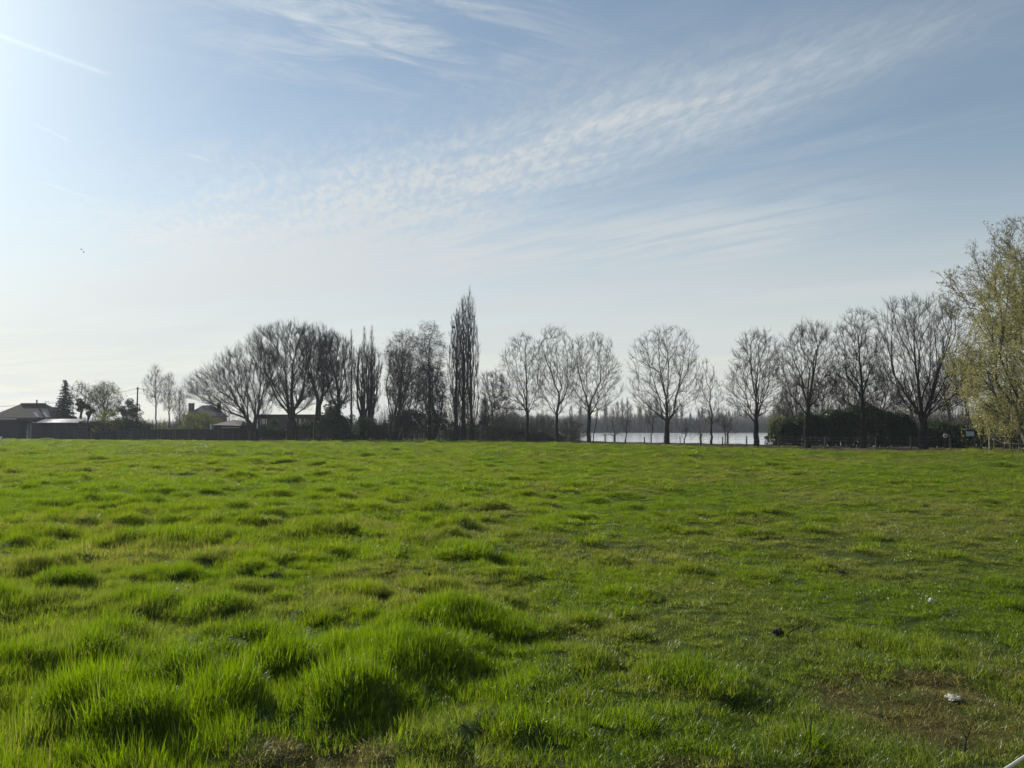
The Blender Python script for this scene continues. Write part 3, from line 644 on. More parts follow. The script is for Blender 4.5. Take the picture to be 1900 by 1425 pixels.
# birches and brown thicket
make_tree('birch', 'tall bare birch with a small drooping top left of the tall poplars', 'tree', (797,817), [(597,785,806),(610,778,816),(628,774,824),(655,772,828),(700,768,832),(745,770,830)], 770, .2, N=900, bf=.25, ka=.8, leader=(796,610), twig=(5,.9,.009,-.55,.4), Y=90, seed=220, group='birches left of the tall poplars', depth=3)
make_tree('birch', 'wide bare birch with hanging twigs, leftmost birch beside the poplars', 'tree', (742,817), [(612,735,765),(630,722,790),(660,714,798),(700,716,795),(740,722,785)], 770, .2, N=1100, bf=.3, ka=.8, leader=(748,630), twig=(5,.9,.009,-.45,.4), Y=93, seed=221, group='birches left of the tall poplars', depth=4, mats=('bark','rusttwig'))
make_tree('bare_tree', 'russet-twigged dense bare tree filling the space in front of the birches', 'tree', (735,816), [(650,722,760),(680,716,770),(720,716,775),(760,718,775),(790,722,770)], 800, .22, N=1300, bf=.45, ka=.7, twig=(6,.7,.009,.6,.35), Y=88, seed=222, stems=5, mats=('bark','rusttwig'), depth=4, rtip=.01)
make_tree('bare_tree', 'dense tangled bare tree between the drooping birch and the tall poplars', 'tree', (800,817), [(680,775,815),(710,772,826),(745,770,832),(775,775,832)], 798, .2, N=1100, bf=.4, ka=.7, twig=(5,.7,.009,.5,.4), Y=92, seed=223, stems=5, depth=4, rtip=.01)
PP = 'tall narrow poplars beside the birches'
for lab, x, ol, t, s in (('leftmost and shortest of the tall narrow poplars, dark nest high up', 846, [(572,844,852),(600,836,858),(650,829,862),(700,829,864),(770,832,862)], (848,580), 1),
                         ('middle one of the tall narrow poplars', 860, [(548,856,863),(580,848,869),(640,843,875),(700,843,876),(770,848,872)], (859,556), 2),
                         ('tallest of the narrow poplars with a pointed tip', 875, [(532,870,872),(555,862,880),(600,856,888),(660,854,891),(720,855,891),(780,860,886)], (871,538), 3)):
    make_tree('poplar', lab, 'tree', (x, 818), ol, 790, .27, N=800, bf=.7, ka=2.4, bias=.55, leader=t, twig=(4,.7,.009,1.3,.2), Y=90, seed=230+s, group=PP, step=.6, rtip=.010)
nest = MB(); r_ = random.Random(5)
for i in range(70):
    a, b_, c = r_.uniform(0, 6.28), r_.uniform(-.3, .3), r_.uniform(.05, .24)
    nest.tube([(math.cos(a)*c, math.sin(a)*c, b_*.5), (math.cos(a+1.3)*c*1.2, math.sin(a+1.3)*c*1.2, b_*.5+r_.uniform(-.1, .1))], .018, 3)
o = nest.build('nest', M['twig'], None, 0, W(842, 607, 90)); prop(o, 'dark ball-shaped twig nest high in the leftmost tall poplar', 'nest')
# thicket between the poplars and the lake
TH = 'bare bushes of the thicket left of the lake'
thk = [(898,816,885,915,740,88,'pale hazy','at the foot of the tallest poplar'),(918,816,895,950,748,92,'brown tangled','second from the poplars'),(945,818,915,985,752,88,'dark wide','under the leftmost tree of the row'),
       (1003,819,975,1040,765,86,'low spreading','between the first two trees of the row'),(1052,820,1030,1100,772,84,'dark arching','at the left end of the lake')]
for i, (x, yb, x0, x1, t, Y, a, b_) in enumerate(thk):
    make_tree('bare_bush', f'{a} bare bush {b_}', 'bush', (x, yb), [(t,x-8,x+8),(t+15,x0+8,x1-8),(t+35,x0,x1),(t+52,x0+6,x1-6)], yb-14, .07, N=380, bf=.5, ka=.4, bias=.8, twig=(5,.6,.007,.7,.5), Y=Y, seed=240+i, stems=6, group=TH, mats=('brush','brush'), rtip=.007, depth=2.5)
make_tree('bare_tree', 'hazy yellowish bare tree behind the thicket right of the tallest poplar', 'tree', (915,812), [(692,895,930),(720,888,945),(760,890,948)], 780, .2, N=700, twig=(5,.8,.012,.8,.3), Y=140, seed=250, rtip=.012, mats=('brush','brush'))
sap = [(1100,822,720,14,'thin leaning sapling behind the water-side posts, left of three'),(1160,822,765,12,'slim bare sapling standing against the bright water'),(1208,823,755,12,'slim bare sapling just left of the large round tree'),(1270,824,770,14,'low twiggy sapling right of the large round tree'),(1345,826,762,16,'bushy small sapling against the right part of the lake')]
for i, (x, yb, t, w_, lab) in enumerate(sap):
    make_tree('sapling', lab, 'sapling', (x, yb), [(t,x-2,x+3),(t+15,x-w_,x+w_),(t+35,x-w_*.9,x+w_)], yb-20, .045, N=70, bf=.4, twig=(2,.5,.006,.6,.4), Y=76-2*i, seed=260+i, group='saplings on the bank of the lake', lean=3)
for i, (x, t, w_, Y) in enumerate([(1455,735,30,80),(1480,690,34,82),(1530,680,40,84),(1575,670,36,84),(1640,675,40,80),(1690,690,40,78),(1760,660,46,72),(1800,640,44,70),(1350,745,28,95),(1300,752,22,98),(1140,748,26,96)]):
    lab = ['low bare tree behind the left tip of the dark hedge','slender bare tree behind the gnarled one','wide bare tree behind the hedge between two row trees','bare tree glimpsed just left of the upright fan tree','bare tree behind the hedge right of the upright fan tree','bare tree in the haze behind the thickest trunk','brown bare tree between the thickest tree and the willow','bare tree half hidden behind the yellow-green willow','low hazy tree on the bank behind the reaching limb','low hazy bush-like tree behind the shrubby sapling','low hazy tree on the bank between the two biggest gaps'][i]
    make_tree('bare_tree', lab, 'tree', (x, 826), [(t,x-8,x+8),(t+25,x-w_*.8,x+w_*.8),(t+60,x-w_,x+w_),(t+95 if t < 700 else t+60,x-w_*.8,x+w_*.8)], 800, .13, N=600 if i < 8 else 170, bf=.35, twig=(4 if i < 8 else 2,.7,.009 if i < 8 else .006,.4,.4), Y=Y, seed=270+i, group='bare trees behind the row', mats=('brush','brush'), rtip=.009, depth=4)
# right hand side: leafing tree and willow
make_tree('leafing_tree', 'tallest tree at the right edge, brown branches set with opening buds', 'tree', (1985,845), [(400,1885,1960),(425,1835,2050),(465,1800,2120),(510,1765,2160),(560,1770,2180),(620,1810,2180),(690,1850,2150),(740,1880,2120)], 770, .42, N=2600, bf=.5, ka=.8, bias=.5, rtip=.008, twig=(4,.55,.006,.35,.45), mats=('bark','rusttwig'), leaf=('buds', 60000, .055, .03, .1, 22000), Y=47, seed=301, depth=5, step=.5,
    limbs=((770,(1900,700,-.5),(1840,640,-1),(1790,560,-1.5)),(770,(1930,620,.5),(1890,560,.5),(1810,510,0)),(772,(1950,560,.5),(1930,480,.6))))
make_tree('willow', 'yellow-green leafing willow filling the right edge above the pole fence', 'tree', (1925,842), [(440,1895,1960),(490,1855,2010),(555,1822,2060),(620,1802,2090),(680,1794,2100),(730,1796,2100),(765,1806,2090),(788,1818,2060)], 790, .34, N=2200, bf=.45, ka=.7, bias=.5, rtip=.008, twig=(5,.6,.006,-.25,.45), mats=('palebark','brush'), leaf=('willowleaf', 160000, .058, .04, .85, 10000), Y=42, seed=302, depth=4, stems=4)
make_tree('bare_bush', 'tangle of bare leaning stems under the willow behind the pole fence', 'bush', (1885,838), [(775,1855,1930),(790,1850,1940),(815,1858,1930)], 825, .08, N=600, bf=.6, ka=.3, twig=(4,.5,.008,.3,.5), Y=47, seed=303, stems=7, mats=('palebark','brush'), rtip=.009, depth=2)
make_tree('young_tree', 'slim pale-stemmed young tree at the left end of the pole fence', 'tree', (1838,842), [(740,1830,1850),(765,1822,1856),(785,1826,1850)], 792, .07, N=160, bf=.4, twig=(4,.4,.006,.3,.4), mats=('palebark','brush'), leaf=('willowleaf', 2500, .06, .06), Y=46.5, seed=304)
hedge('hedge', 'tall dark evergreen hedge behind the right half of the tree row', [(1434,797),(1446,780),(1480,773),(1520,767),(1560,758),(1600,756),(1650,761),(1690,768),(1712,788)], [(1434,67),(1712,60)], 2.2, 'evergreen', 62000, .10, 401)
hedge('hedge', 'low black hedge standing in for shade behind the notice board under the willow', [(1700,796),(1740,790),(1800,786),(1860,780),(1980,770)], [(1700,61.5),(1980,53)], 2.0, 'evergreen', 36000, .11, 402)  # dark leaf mass also fills in the shade under the trees
leafy('shrub', 'olive-green rounded shrub at the left tip of the dark hedge by the water', 'shrub', (1446,827), [(770,1438,1452),(785,1428,1462),(805,1430,1462),(820,1430,1462)], 'hazel', 5000, .07, 403, Y=70, depth=1.2)
hedge('undergrowth', 'dark evergreen undergrowth under the domed clump and beside the ivy', [(468,800),(500,790),(530,794),(560,786),(600,780),(650,792),(700,795),(725,790)], [(468,95),(725,91)], 1.6, 'evergreen', 30000, .12, 404, 'undergrowth')
hedge('undergrowth', 'dark low scrub at the feet of the birches and tall poplars', [(722,786),(760,778),(800,776),(840,782),(885,790),(930,797),(975,801),(1045,810)], [(722,92.5),(1045,87)], 1.8, 'evergreen', 26000, .12, 405, 'undergrowth')
# left hand garden trees
def spruce(label, base, top, hw, Y, seed):
    r = np.random.default_rng(seed); b = W(*base, Y); b[2] = 0; zt = W(base[0], top, Y)[2]; R0 = hw/F*Y; root = empty('spruce', b, label, 'conifer')
    MB().tube([(0, 0, -.1), (0, 0, zt*.5), (.03, 0, zt)], [.16, .09, .012], 7).build('trunk', M['bark'], root)
    P, Q = [], []
    for z in np.arange(.35, zt-.1, .17):
        f = 1-z/zt; k = 7 if f > .3 else 5
        for j in range(k):
            a = r.random()*6.283; l = R0*(f**.8)*r.uniform(.62, 1.12)+.12; n = max(3, int(l/.09))
            for t in np.linspace(.08, 1, n):
                P.append((math.cos(a)*l*t, math.sin(a)*l*t, z - l*.28*t + l*.16*t*t)); 
            Q.append(((0, 0, z), (math.cos(a)*l, math.sin(a)*l, z-l*.12)))
    P = np.repeat(np.array(P), 4, 0); P = P + r.normal(0, .055, P.shape); P[:, 2] -= .05*r.random(len(P)); v, f, c = flakes(P, .13, r, 1.8); link('foliage', npmesh('foliage', v, f, M['needles'], False, c), None, root)
    s = np.array([q_[0] for q_ in Q], float); e = np.array([q_[1] for q_ in Q], float); t = unit(e-s); v, f = tubes(s, e, np.full(len(s), .018), np.full(len(s), .006), t, t, 3); link('branches', npmesh('branches', v, f, M['bark'], True), None, root)
spruce('dark pointed spruce tree in the garden right of the hipped roof', (118,808), 704, 29, 108, 501)
make_tree('fruit_tree', 'small bare twisted fruit tree between the spruce and the green-tinged willow', 'tree', (150,808), [(708,140,160),(722,130,172),(742,128,176),(762,136,168)], 775, .15, N=380, bf=.2, ka=.3, twig=(4,.6,.009,.1,.6), Y=106, seed=502)
leafy('ivy_tree', 'stubby pollard tree with dark ivy knobs in front of the green-tinged willow', 'tree', (161,812), [(742,144,152),(752,146,176),(764,150,172),(775,156,166)], 'evergreen', 3200, .13, 503, Y=98, lump=.32, nb=12, stem=.35, depth=1.0)
make_tree('willow', 'round green-tinged weeping willow in the garden right of the spruce', 'tree', (193,808), [(707,180,205),(716,168,216),(732,163,222),(752,163,222),(768,168,214)], 775, .22, N=600, bf=.35, twig=(5,.8,.007,-.7,.4), leaf=('hazel', 9000, .075, .04, .5, 1500), Y=104, seed=504, depth=2.4, mats=('bark','brush'))
leafy('shrub', 'tall dark leafy evergreen shrub left of the utility pole', 'shrub', (243,812), [(743,238,248),(752,230,256),(765,224,262),(788,222,265),(802,224,264)], 'evergreen', 12000, .11, 505, Y=99, depth=1.6, lump=.42, nb=110)
leafy('shrub', 'low pale-edged ornamental shrub spilling over the sheds', 'shrub', (200,812), [(764,186,214),(772,168,222),(784,170,224),(800,172,222)], 'hazel', 5200, .10, 506, Y=96, depth=1.4, lump=.4)
for i, (x, t, w_, Y, lab) in enumerate([(289,677,22,125,'fine hazy bare tree standing alone right of the utility pole'),(314,692,15,128,'thinner hazy bare tree right of the lone fine one'),(334,722,13,122,'small bare tree left of the house with two chimneys')]):
    make_tree('bare_tree', lab, 'tree', (x, 806), [(t,x-5,x+5),(t+20,x-w_*.8,x+w_*.8),(t+45,x-w_,x+w_),(t+70,x-w_*.8,x+w_*.8)], t+85, .11, N=420, bf=.45, ka=.8, leader=(x-1, t+8), twig=(4,.8,.008,.5,.35), Y=Y, seed=510+i, group='hazy bare trees in the gardens', mats=('brush','brush'))
for i, (x, w_, t, Y, m_, lab) in enumerate([(272,16,778,104,'evergreen','low dark bush right of the tall evergreen shrub'),(352,24,757,103,'hazel','loose olive bush hiding the foot of the house with chimneys'),(385,24,764,102,'hazel','loose olive bush left of the shed with the pale roof'),(302,18,786,104,'hazel','low olive bush under the lone hazy tree'),
        (505,12,776,97,'evergreen','dark bush between the two biggest trunks of the domed clump'),(575,18,778,96,'evergreen','dark leafy undergrowth right of the tallest trunk'),(715,14,786,96,'evergreen','small dark bush between the round bush and the birches')]):
    leafy('bush', lab, 'bush', (x, 813), [(t+3,x-5,x+5),(t+10,x-w_*.8,x+w_*.8),(t+26,x-w_,x+w_),(807,x-w_,x+w_)], m_, 5200, .10, 520+i, Y=Y, depth=1.5, lump=.4, group='garden bushes along the far left edge')
leafy('ivy_mass', 'towering dark ivy-covered mass at the right foot of the domed clump', 'ivy', (618,816), [(742,608,628),(752,600,640),(775,596,648),(800,596,648),(810,598,646)], 'evergreen', 15000, .13, 530, Y=89, depth=1.8, lump=.5, nb=90)
leafy('round_bush', 'dark clipped round bush under the narrow dense tree', 'bush', (678,816), [(778,668,690),(786,662,696),(803,662,697),(811,664,695)], 'evergreen', 8000, .11, 531, Y=90, depth=1.2, lump=.4)
leafy('ivy_mass', 'dark evergreen growth low among the brown trees left of the poplars', 'ivy', (765,817), [(762,745,800),(780,722,830),(800,722,838)], 'evergreen', 9000, .12, 532, Y=91, depth=1.6, lump=.55, nb=70)
# far shore: wood and poplars in the haze
r = np.random.default_rng(77); n = 17000; x = r.uniform(-10, 235, n); y = 346 + r.random(n)*16; hz_ = (5.2+3.5*vn(x, y, 9)+2.2*vn(x, 0*x, 3))*r.uniform(.5, 1, n)
s = np.stack([x, y, 0*x-.3], -1); e = s + np.stack([r.normal(0, .5, n), r.normal(0, .4, n), hz_], -1); t = unit(e-s)
pr = [tubes(s, e, np.full(n, .13), np.full(n, .04), t, t, 3)]; k = r.integers(0, n, 26000); tt_ = r.uniform(.35, 1, 26000)[:, None]; q = s[k]*(1-tt_)+e[k]*tt_; d = unit(r.normal(0, .6, (26000, 3))+[0, 0, .9]); pr.append(tubes(q, q+d*1.3, np.full(26000, .05), np.full(26000, .02), d, d, 3))
v, f = joinm(pr); prop(link('far_wood', npmesh('far_wood', v, f, M['hazebrush'], True)), 'hazy grey-blue wood along the far shore of the lake', None, None, 'stuff')
n = 7000; x = r.uniform(-175, -30, n); y = 205 + r.random(n)*14; hz_ = (2.6+2.4*vn(x, y, 8)+1.4*vn(x, 0*x, 2.5))*r.uniform(.4, 1, n)
s = np.stack([x, y, 0*x-.1], -1); e = s + np.stack([r.normal(0, .5, n), r.normal(0, .4, n), hz_], -1); t = unit(e-s); v, f = tubes(s, e, np.full(n, .10), np.full(n, .03), t, t, 3)
prop(link('far_wood', npmesh('far_wood', v, f, M['hazebrush'], True)), 'low hazy woodland far behind the gardens on the left', None, None, 'stuff')
def brush(label, x0, x1, Yf, dY, top, n, sub, r0, seed):
    r = np.random.default_rng(seed); ix = r.uniform(x0, x1, n); Yv = Yf(ix) + r.random(n)*dY; x = (ix-950)/F*Yv
    tp = np.array([W(a, float(np.interp(a, *top)), b)[2] for a, b in zip(ix, Yv)]); hz_ = tp*(.55+.6*vn(x, Yv, 2.6))*r.uniform(.45, 1, n)
    s = np.stack([x, Yv, 0*x-.1], -1); e = s + np.stack([r.normal(0, .13, n)*hz_, r.normal(0, .08, n)*hz_, hz_], -1); t = unit(e-s); pr = [tubes(s, e, np.full(n, r0*1.6), np.full(n, r0*.4), t, t, 3)]
    m_ = n*sub; k = r.integers(0, n, m_); tt_ = r.uniform(.25, 1, m_)[:, None]; q = s[k]*(1-tt_)+e[k]*tt_; d = unit(t[k]*.8 + r.normal(0, .5, (m_, 3))); l = r.uniform(.3, 1.0, m_)[:, None]
    pr.append(tubes(q, q+d*l, np.full(m_, r0*.5), np.full(m_, r0*.25), d, d, 3)); v, f = joinm(pr)
    prop(link('brushwood', npmesh('brushwood', v, f, M['brush'], True)), label, None, None, 'stuff')
brush('hazy bare brushwood filling the gaps behind the birches, poplars and thicket', 640, 1075, lambda a: 118-(a-640)*.03, 12, ([640, 720, 860, 940, 1000, 1075], [775, 745, 735, 742, 760, 790]), 1500, 9, .016, 901)
brush('brown bare brushwood behind the dark hedge and the right half of the row', 1440, 1990, lambda a: 76-(a-1440)*.026, 8, ([1440, 1480, 1560, 1700, 1800, 1990], [775, 735, 712, 705, 700, 700]), 1500, 10, .012, 902)
brush('low hazy brushwood behind the board fence and the gardens', 225, 520, lambda a: 132+0*a, 10, ([225, 330, 420, 520], [780, 772, 765, 770]), 900, 8, .018, 903)
pp = [make_tree('far_poplar', 'tall thin poplar in the hazy row across the lake', 'tree', (1150+j*20, 800), [(735,1149+j*20,1151+j*20),(750,1145+j*20,1155+j*20),(785,1145+j*20,1156+j*20)], 795, .17, N=130, bf=.6, ka=1.6, leader=(1150+j*20, 738), twig=(4,1.8,.026,1.0,.35), Y=345, seed=600+j, step=2.0, rtip=.05, mats=('brush','brush'), group='poplars across the lake') for j in range(3)]
rr_ = random.Random(8); xs = [1062+i*9.3+rr_.uniform(-5, 5) for i in range(46)]
for i, x in enumerate(xs):
    src = pp[i % 3]; o = src if i < 3 else src.copy()
    if i >= 3:
        COL.objects.link(o)
        for ch in list(src.children):
            c = ch.copy(); COL.objects.link(c); c.parent = o
    Yp = 338 + rr_.uniform(0, 14) + (0 if x < 1350 else 25); o.location = ((x-950)/F*Yp, Yp, 0); k = rr_.uniform(.62, 1.06)*(1 if 1120 < x < 1260 else .82); o.scale = (k, k, k); o.rotation_euler = (0, 0, rr_.uniform(0, 6.28))
    o['label'] = 'thin hazy poplar across the lake, seen ' + ('left of the large round tree' if x < 1205 else 'through the large round tree' if x < 1290 else 'around the shrubby sapling' if x < 1350 else 'right of the shrubby sapling')
# ------------------------------------------------------------------ buildings and garden structures on the left
def X(ix, Y): return float(W(ix, 712, Y)[0])
def Z(iy, Y): return float(W(950, iy, Y)[2])
def hip(mb, x0, x1, y0, y1, z0, zr, rx0, rx1, t=.12):   # hipped roof with a fascia
    ym = (y0+y1)/2; p = [(x0,y0,z0),(x1,y0,z0),(x1,y1,z0),(x0,y1,z0),(rx0,ym,zr),(rx1,ym,zr)]
    p2 = [(a, b, c-t) for a, b, c in p[:4]]
    return mb.poly(p+p2, [(0,1,5,4),(1,2,5),(2,3,4,5),(3,0,4),(6,7,1,0),(7,8,2,1),(8,9,3,2),(9,6,0,3),(9,8,7,6)])
def L(o, root): o.parent = root; return o
# bungalow with the long hipped roof
Y = 106.; x0, x1, xr0, xr1 = X(-22, Y), X(97, Y), X(13, Y), X(60, Y); ze, zr = Z(775, Y), Z(748, Y)
b = empty('bungalow', (0, 0, 0), 'low bungalow with long dark hipped tile roof at the far left', 'house')
MB().box(x0+.5, x1-.5, Y+.5, Y+5.9, -.2, ze-.1).build('wall', M['brickwall'], b)
roof = hip(MB(), x0, x1, Y, Y+6.4, ze, zr, xr0, xr1).build('roof', M['rooftile'], b)
MB().tube([(x0, Y+3.2, zr+.03) if False else (xr0, Y+3.2, zr+.03), (xr1, Y+3.2, zr+.03)], .09, 8).build('ridge_cap', M['rooftile'], roof)
xs_, zs_ = X(44, Y), zr; MB().tube([(xs_, Y+3.1, zs_-.5), (xs_, Y+3.1, zs_+.5)], .09, 8).tube([(xs_, Y+3.1, zs_+.5), (xs_, Y+3.1, zs_+.58)], .14, 8).build('flue', M['darkwood'], roof)
sl = (zr-ze)/3.2
for a in (53, 70):
    zc0, zc1 = Z(774, Y), Z(765, Y); m_ = MB(); e = .05
    pts_ = []
    for (sx, zc) in ((a+16, zc0), (a+22, zc0), (a+6, zc1), (a, zc1)): pts_.append((X(sx, Y), Y+(zc-ze)/sl, zc+e))
    pts_ += [(p[0], p[1], p[2]-.10) for p in pts_]
    m_.poly(pts_, [(0,1,2,3),(7,6,5,4),(0,4,5,1),(1,5,6,2),(2,6,7,3),(3,7,4,0)]).build('skylight', M['glass'], roof)
for a, c in ((4, 14), (22, 30)): 
    w_ = MB().box(X(a, Y), X(c, Y), Y+.44, Y+.52, 1.0, 2.1).build('window', M['glass'], b); MB().box(X(a, Y)-.06, X(c, Y)+.06, Y+.40, Y+.47, .9, 1.0).box(X(a, Y)-.06, X(c, Y)+.06, Y+.40, Y+.47, 2.1, 2.2).box(X(a, Y)-.07, X(a, Y), Y+.40, Y+.47, 1.0, 2.1).box(X(c, Y), X(c, Y)+.07, Y+.40, Y+.47, 1.0, 2.1).build('frame', M['white'], w_)
# antenna on the roof end
an = MB().tube([(X(60, Y), Y+3.2, zr-.1), (X(60, Y), Y+3.2, zr+.42)], .025, 5); az = zr+.34
an.tube([(X(60, Y)-.1, Y+3.2, az), (X(60, Y)+.55, Y+3.2, az-.05)], .015, 4)
for k in range(5): an.tube([(X(60, Y)+.05+k*.11, Y+2.95, az), (X(60, Y)+.05+k*.11, Y+3.45, az)], .010, 4)
an.build('antenna', M['wire'], b)
# long lean-to with a pale roof edge
Y = 101.
t = empty('lean_to', (0, 0, 0), 'low flat-roofed lean-to with a thin pale roof edge below the bungalow roof', 'shed')
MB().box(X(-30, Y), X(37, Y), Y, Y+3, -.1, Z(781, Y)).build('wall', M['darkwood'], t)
MB().box(X(-31, Y), X(73, Y), Y-.3, Y+3.2, Z(780.5, Y), Z(777.5, Y)).build('roof', M['slate'], t)
MB().box(X(-31, Y), X(36, Y), Y-.36, Y-.302, Z(778.2, Y), Z(776.4, Y)).build('fascia', M['white'], t)
for q in (38, 58): MB().box(X(q, Y)-.05, X(q, Y)+.05, Y-.1, Y+.02, 0, Z(780.6, Y)).build('post', M['darkwood'], t)
# white door panel seen under it
Y = 102.5; t = empty('garden_cabin', (0, 0, 0), 'small bright white cabin end wall with narrow dark-framed windows', 'cabin')
x0, x1 = X(38, Y), X(59, Y); MB().box(x0, x1, Y, Y+2.5, -.1, Z(784.5, Y)).build('wall', M['white'], t)
MB().poly([(x0-.1, Y-.15, Z(784.4, Y)), (x1+1.0, Y-.15, Z(785.5, Y)), (x1+1.0, Y+2.6, Z(785.5, Y)), (x0-.1, Y+2.6, Z(784.4, Y)), (x0-.1, Y-.15, Z(783.4, Y)), (x1+1.0, Y-.15, Z(784.9, Y)), (x1+1.0, Y+2.6, Z(784.9, Y)), (x0-.1, Y+2.6, Z(783.4, Y))], [(0,1,5,4),(1,2,6,5),(2,3,7,6),(3,0,4,7),(4,5,6,7),(3,2,1,0)]).build('roof', M['slate'], t)
for q in (42, 47.5, 53): MB().box(X(q, Y), X(q+1.8, Y), Y-.04, Y+.02, Z(798, Y), Z(787, Y)).build('window', M['glass'], t)
MB().box(X(45.2, Y), X(46.4, Y), Y-.09, Y-.01, 0, Z(785, Y)).box(X(51.4, Y), X(52.6, Y), Y-.09, Y-.01, 0, Z(785, Y)).build('frame', M['darkwood'], t)
# shed with the lit pinkish corrugated roof
Y = 98.; t = empty('long_shed', (0, 0, 0), 'long dark shed with a sunlit pale pinkish corrugated roof strip', 'shed')
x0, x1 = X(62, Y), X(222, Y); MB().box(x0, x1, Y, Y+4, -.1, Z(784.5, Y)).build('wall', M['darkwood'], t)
n = 150; xa, xb = X(73, Y), X(151, Y); za, zb = Z(784, Y), Z(777, Y); pts_ = []; f_ = []
for i in range(n+1):
    x = xa+(xb-xa)*i/n; o_ = .022*math.sin(i*2.1)
    pts_ += [(x, Y-.35, za+o_), (x, Y+1.5, zb+o_), (x, Y+1.5, zb+o_-.04), (x, Y-.35, za+o_-.04)]
for i in range(n):
    a = 4*i
    for j in range(4): f_.append((a+j, a+(j+1) % 4, a+4+(j+1) % 4, a+4+j))
rf = MB().poly(pts_, [q[::-1] for q in f_]).build('roof', M['paleroof'], t)
MB().box(X(151, Y)+.01, x1+.2, Y-.3, Y+4.2, Z(786, Y)+.15, Z(784, Y)+.15).build('flat_roof', M['darkwood'], t)
for q in (80, 105, 128, 150, 175, 200): MB().box(X(q, Y)-.05, X(q, Y)+.05, Y-.06, Y-.005, 0, Z(786, Y)).build('batten', M['timber'], t)
MB().box(X(130, Y), X(180, Y), Y-1.1, Y-.1, Z(793.6, Y), Z(792.2, Y)).build('shelf_roof', M['slate'], t)
# solid dark board fence
Y = 93.; t = empty('board_fence', (0, 0, 0), 'dark solid board fence running along the gardens behind the field', 'fence')
xa, xb = X(222, Y), X(470, Y); i = 0; x = xa; r_ = random.Random(4)
MB().box(xa, xb, Y+.05, Y+.10, .3, .4).box(xa, xb, Y+.05, Y+.10, 1.15, 1.25).build('rail', M['darkwood'], t)
while x < xb-.1:
    w_ = 1.8; m_ = MB(); k = x
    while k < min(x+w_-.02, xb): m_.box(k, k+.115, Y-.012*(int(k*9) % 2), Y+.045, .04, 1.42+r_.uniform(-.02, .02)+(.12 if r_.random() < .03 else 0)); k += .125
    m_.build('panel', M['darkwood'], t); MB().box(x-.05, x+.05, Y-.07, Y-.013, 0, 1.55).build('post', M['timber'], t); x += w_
# second house, behind
Y = 152.; t = empty('house', (0, 0, 0), 'house with grey hipped roof and two chimneys behind the olive bushes', 'house')
x0, x1 = X(342, Y), X(402, Y); ze, zr = Z(772, Y), Z(751, Y)
MB().box(x0+.3, x1-.3, Y+.3, Y+6.7, -.1, ze-.05).build('wall', M['brickwall'], t)
rf = hip(MB(), x0, x1, Y, Y+7, ze, zr, X(364, Y), X(384, Y)).build('roof', M['slate'], t)
for a, c, d in ((340.5, 349, 748), (394.5, 399.5, 747)):
    ch = MB().box(X(a, Y), X(c, Y), Y+2.6, Y+3.4, ze-2.5, Z(d, Y)).build('chimney', M['brickwall'], rf); MB().box(X(a, Y)-.06, X(c, Y)+.06, Y+2.5, Y+3.5, Z(d, Y), Z(d, Y)+.1).build('chimney_cap', M['slate'], ch)
for a in (352, 368, 384): MB().box(X(a, Y), X(a+8, Y), Y+.24, Y+.32, 1.0, 2.1).build('window', M['glass'], t)
# shed with pale pitched roof
Y = 96.; t = empty('garden_shed', (0, 0, 0), 'garden shed with a pale sloping roof at the left foot of the domed clump', 'shed')
x0, x1, xm = X(397, Y), X(450, Y), X(432, Y); MB().box(x0+.2, x1-.1, Y, Y+3, -.1, Z(789, Y)).build('wall', M['darkwood'], t)
zl, zt = Z(788.5, Y), Z(779, Y)
MB().poly([(x0, Y-.3, zl), (x1, Y-.3, zl-.1), (x1-.4, Y+1.6, zt-.1), (xm-.4, Y+1.6, zt), (x0+.9, Y+1.6, zt-.25), (x0, Y+3.3, zl), (x1, Y+3.3, zl-.1), (x0, Y-.3, zl-.1), (x1, Y-.3, zl-.2)], [(0,1,2,3,4),(5,4,3,2,6),(0,4,5),(1,6,2),(7,8,1,0)]).build('roof', M['slate'], t)
MB().box(X(394, Y), X(396.6, Y), Y-.45, Y-.31, 0, Z(786, Y)).build('door_post', M['white'], t); MB().box(X(414, Y), X(447, Y), Y-.06, Y-.01, Z(794, Y), Z(793, Y)).build('ledge', M['white'], t)
# building glimpsed between the big trunks
Y = 118.; t = empty('garden_room', (0, 0, 0), 'low building with tall lit curtained windows glimpsed between the big trunks', 'house')
x0, x1 = X(478, Y), X(590, Y); zt = Z(769, Y); MB().box(x0, x1, Y, Y+5, -.1, zt-.2).build('wall', M['brickwall'], t); MB().box(x0-.3, x1+.3, Y-.4, Y+5.4, zt-.2, zt).build('roof', M['slate'], t)
for a, c, mm in ((478.5, 480, 'white'), (487, 493, 'curtain'), (549.5, 551.5, 'white'), (565, 567.5, 'curtain'), (484, 485.4, 'curtain'), (495, 496.5, 'white'), (556, 560, 'curtain')):
    w_ = MB().box(X(a, Y), X(c, Y), Y-.06, Y+.01, Z(800, Y), Z(777, Y)).build('window', M[mm], t); MB().box(X(a, Y)-.03, X(c, Y)+.03, Y-.09, Y-.061, Z(801, Y), Z(800.2, Y)).build('sill', M['white'], w_)
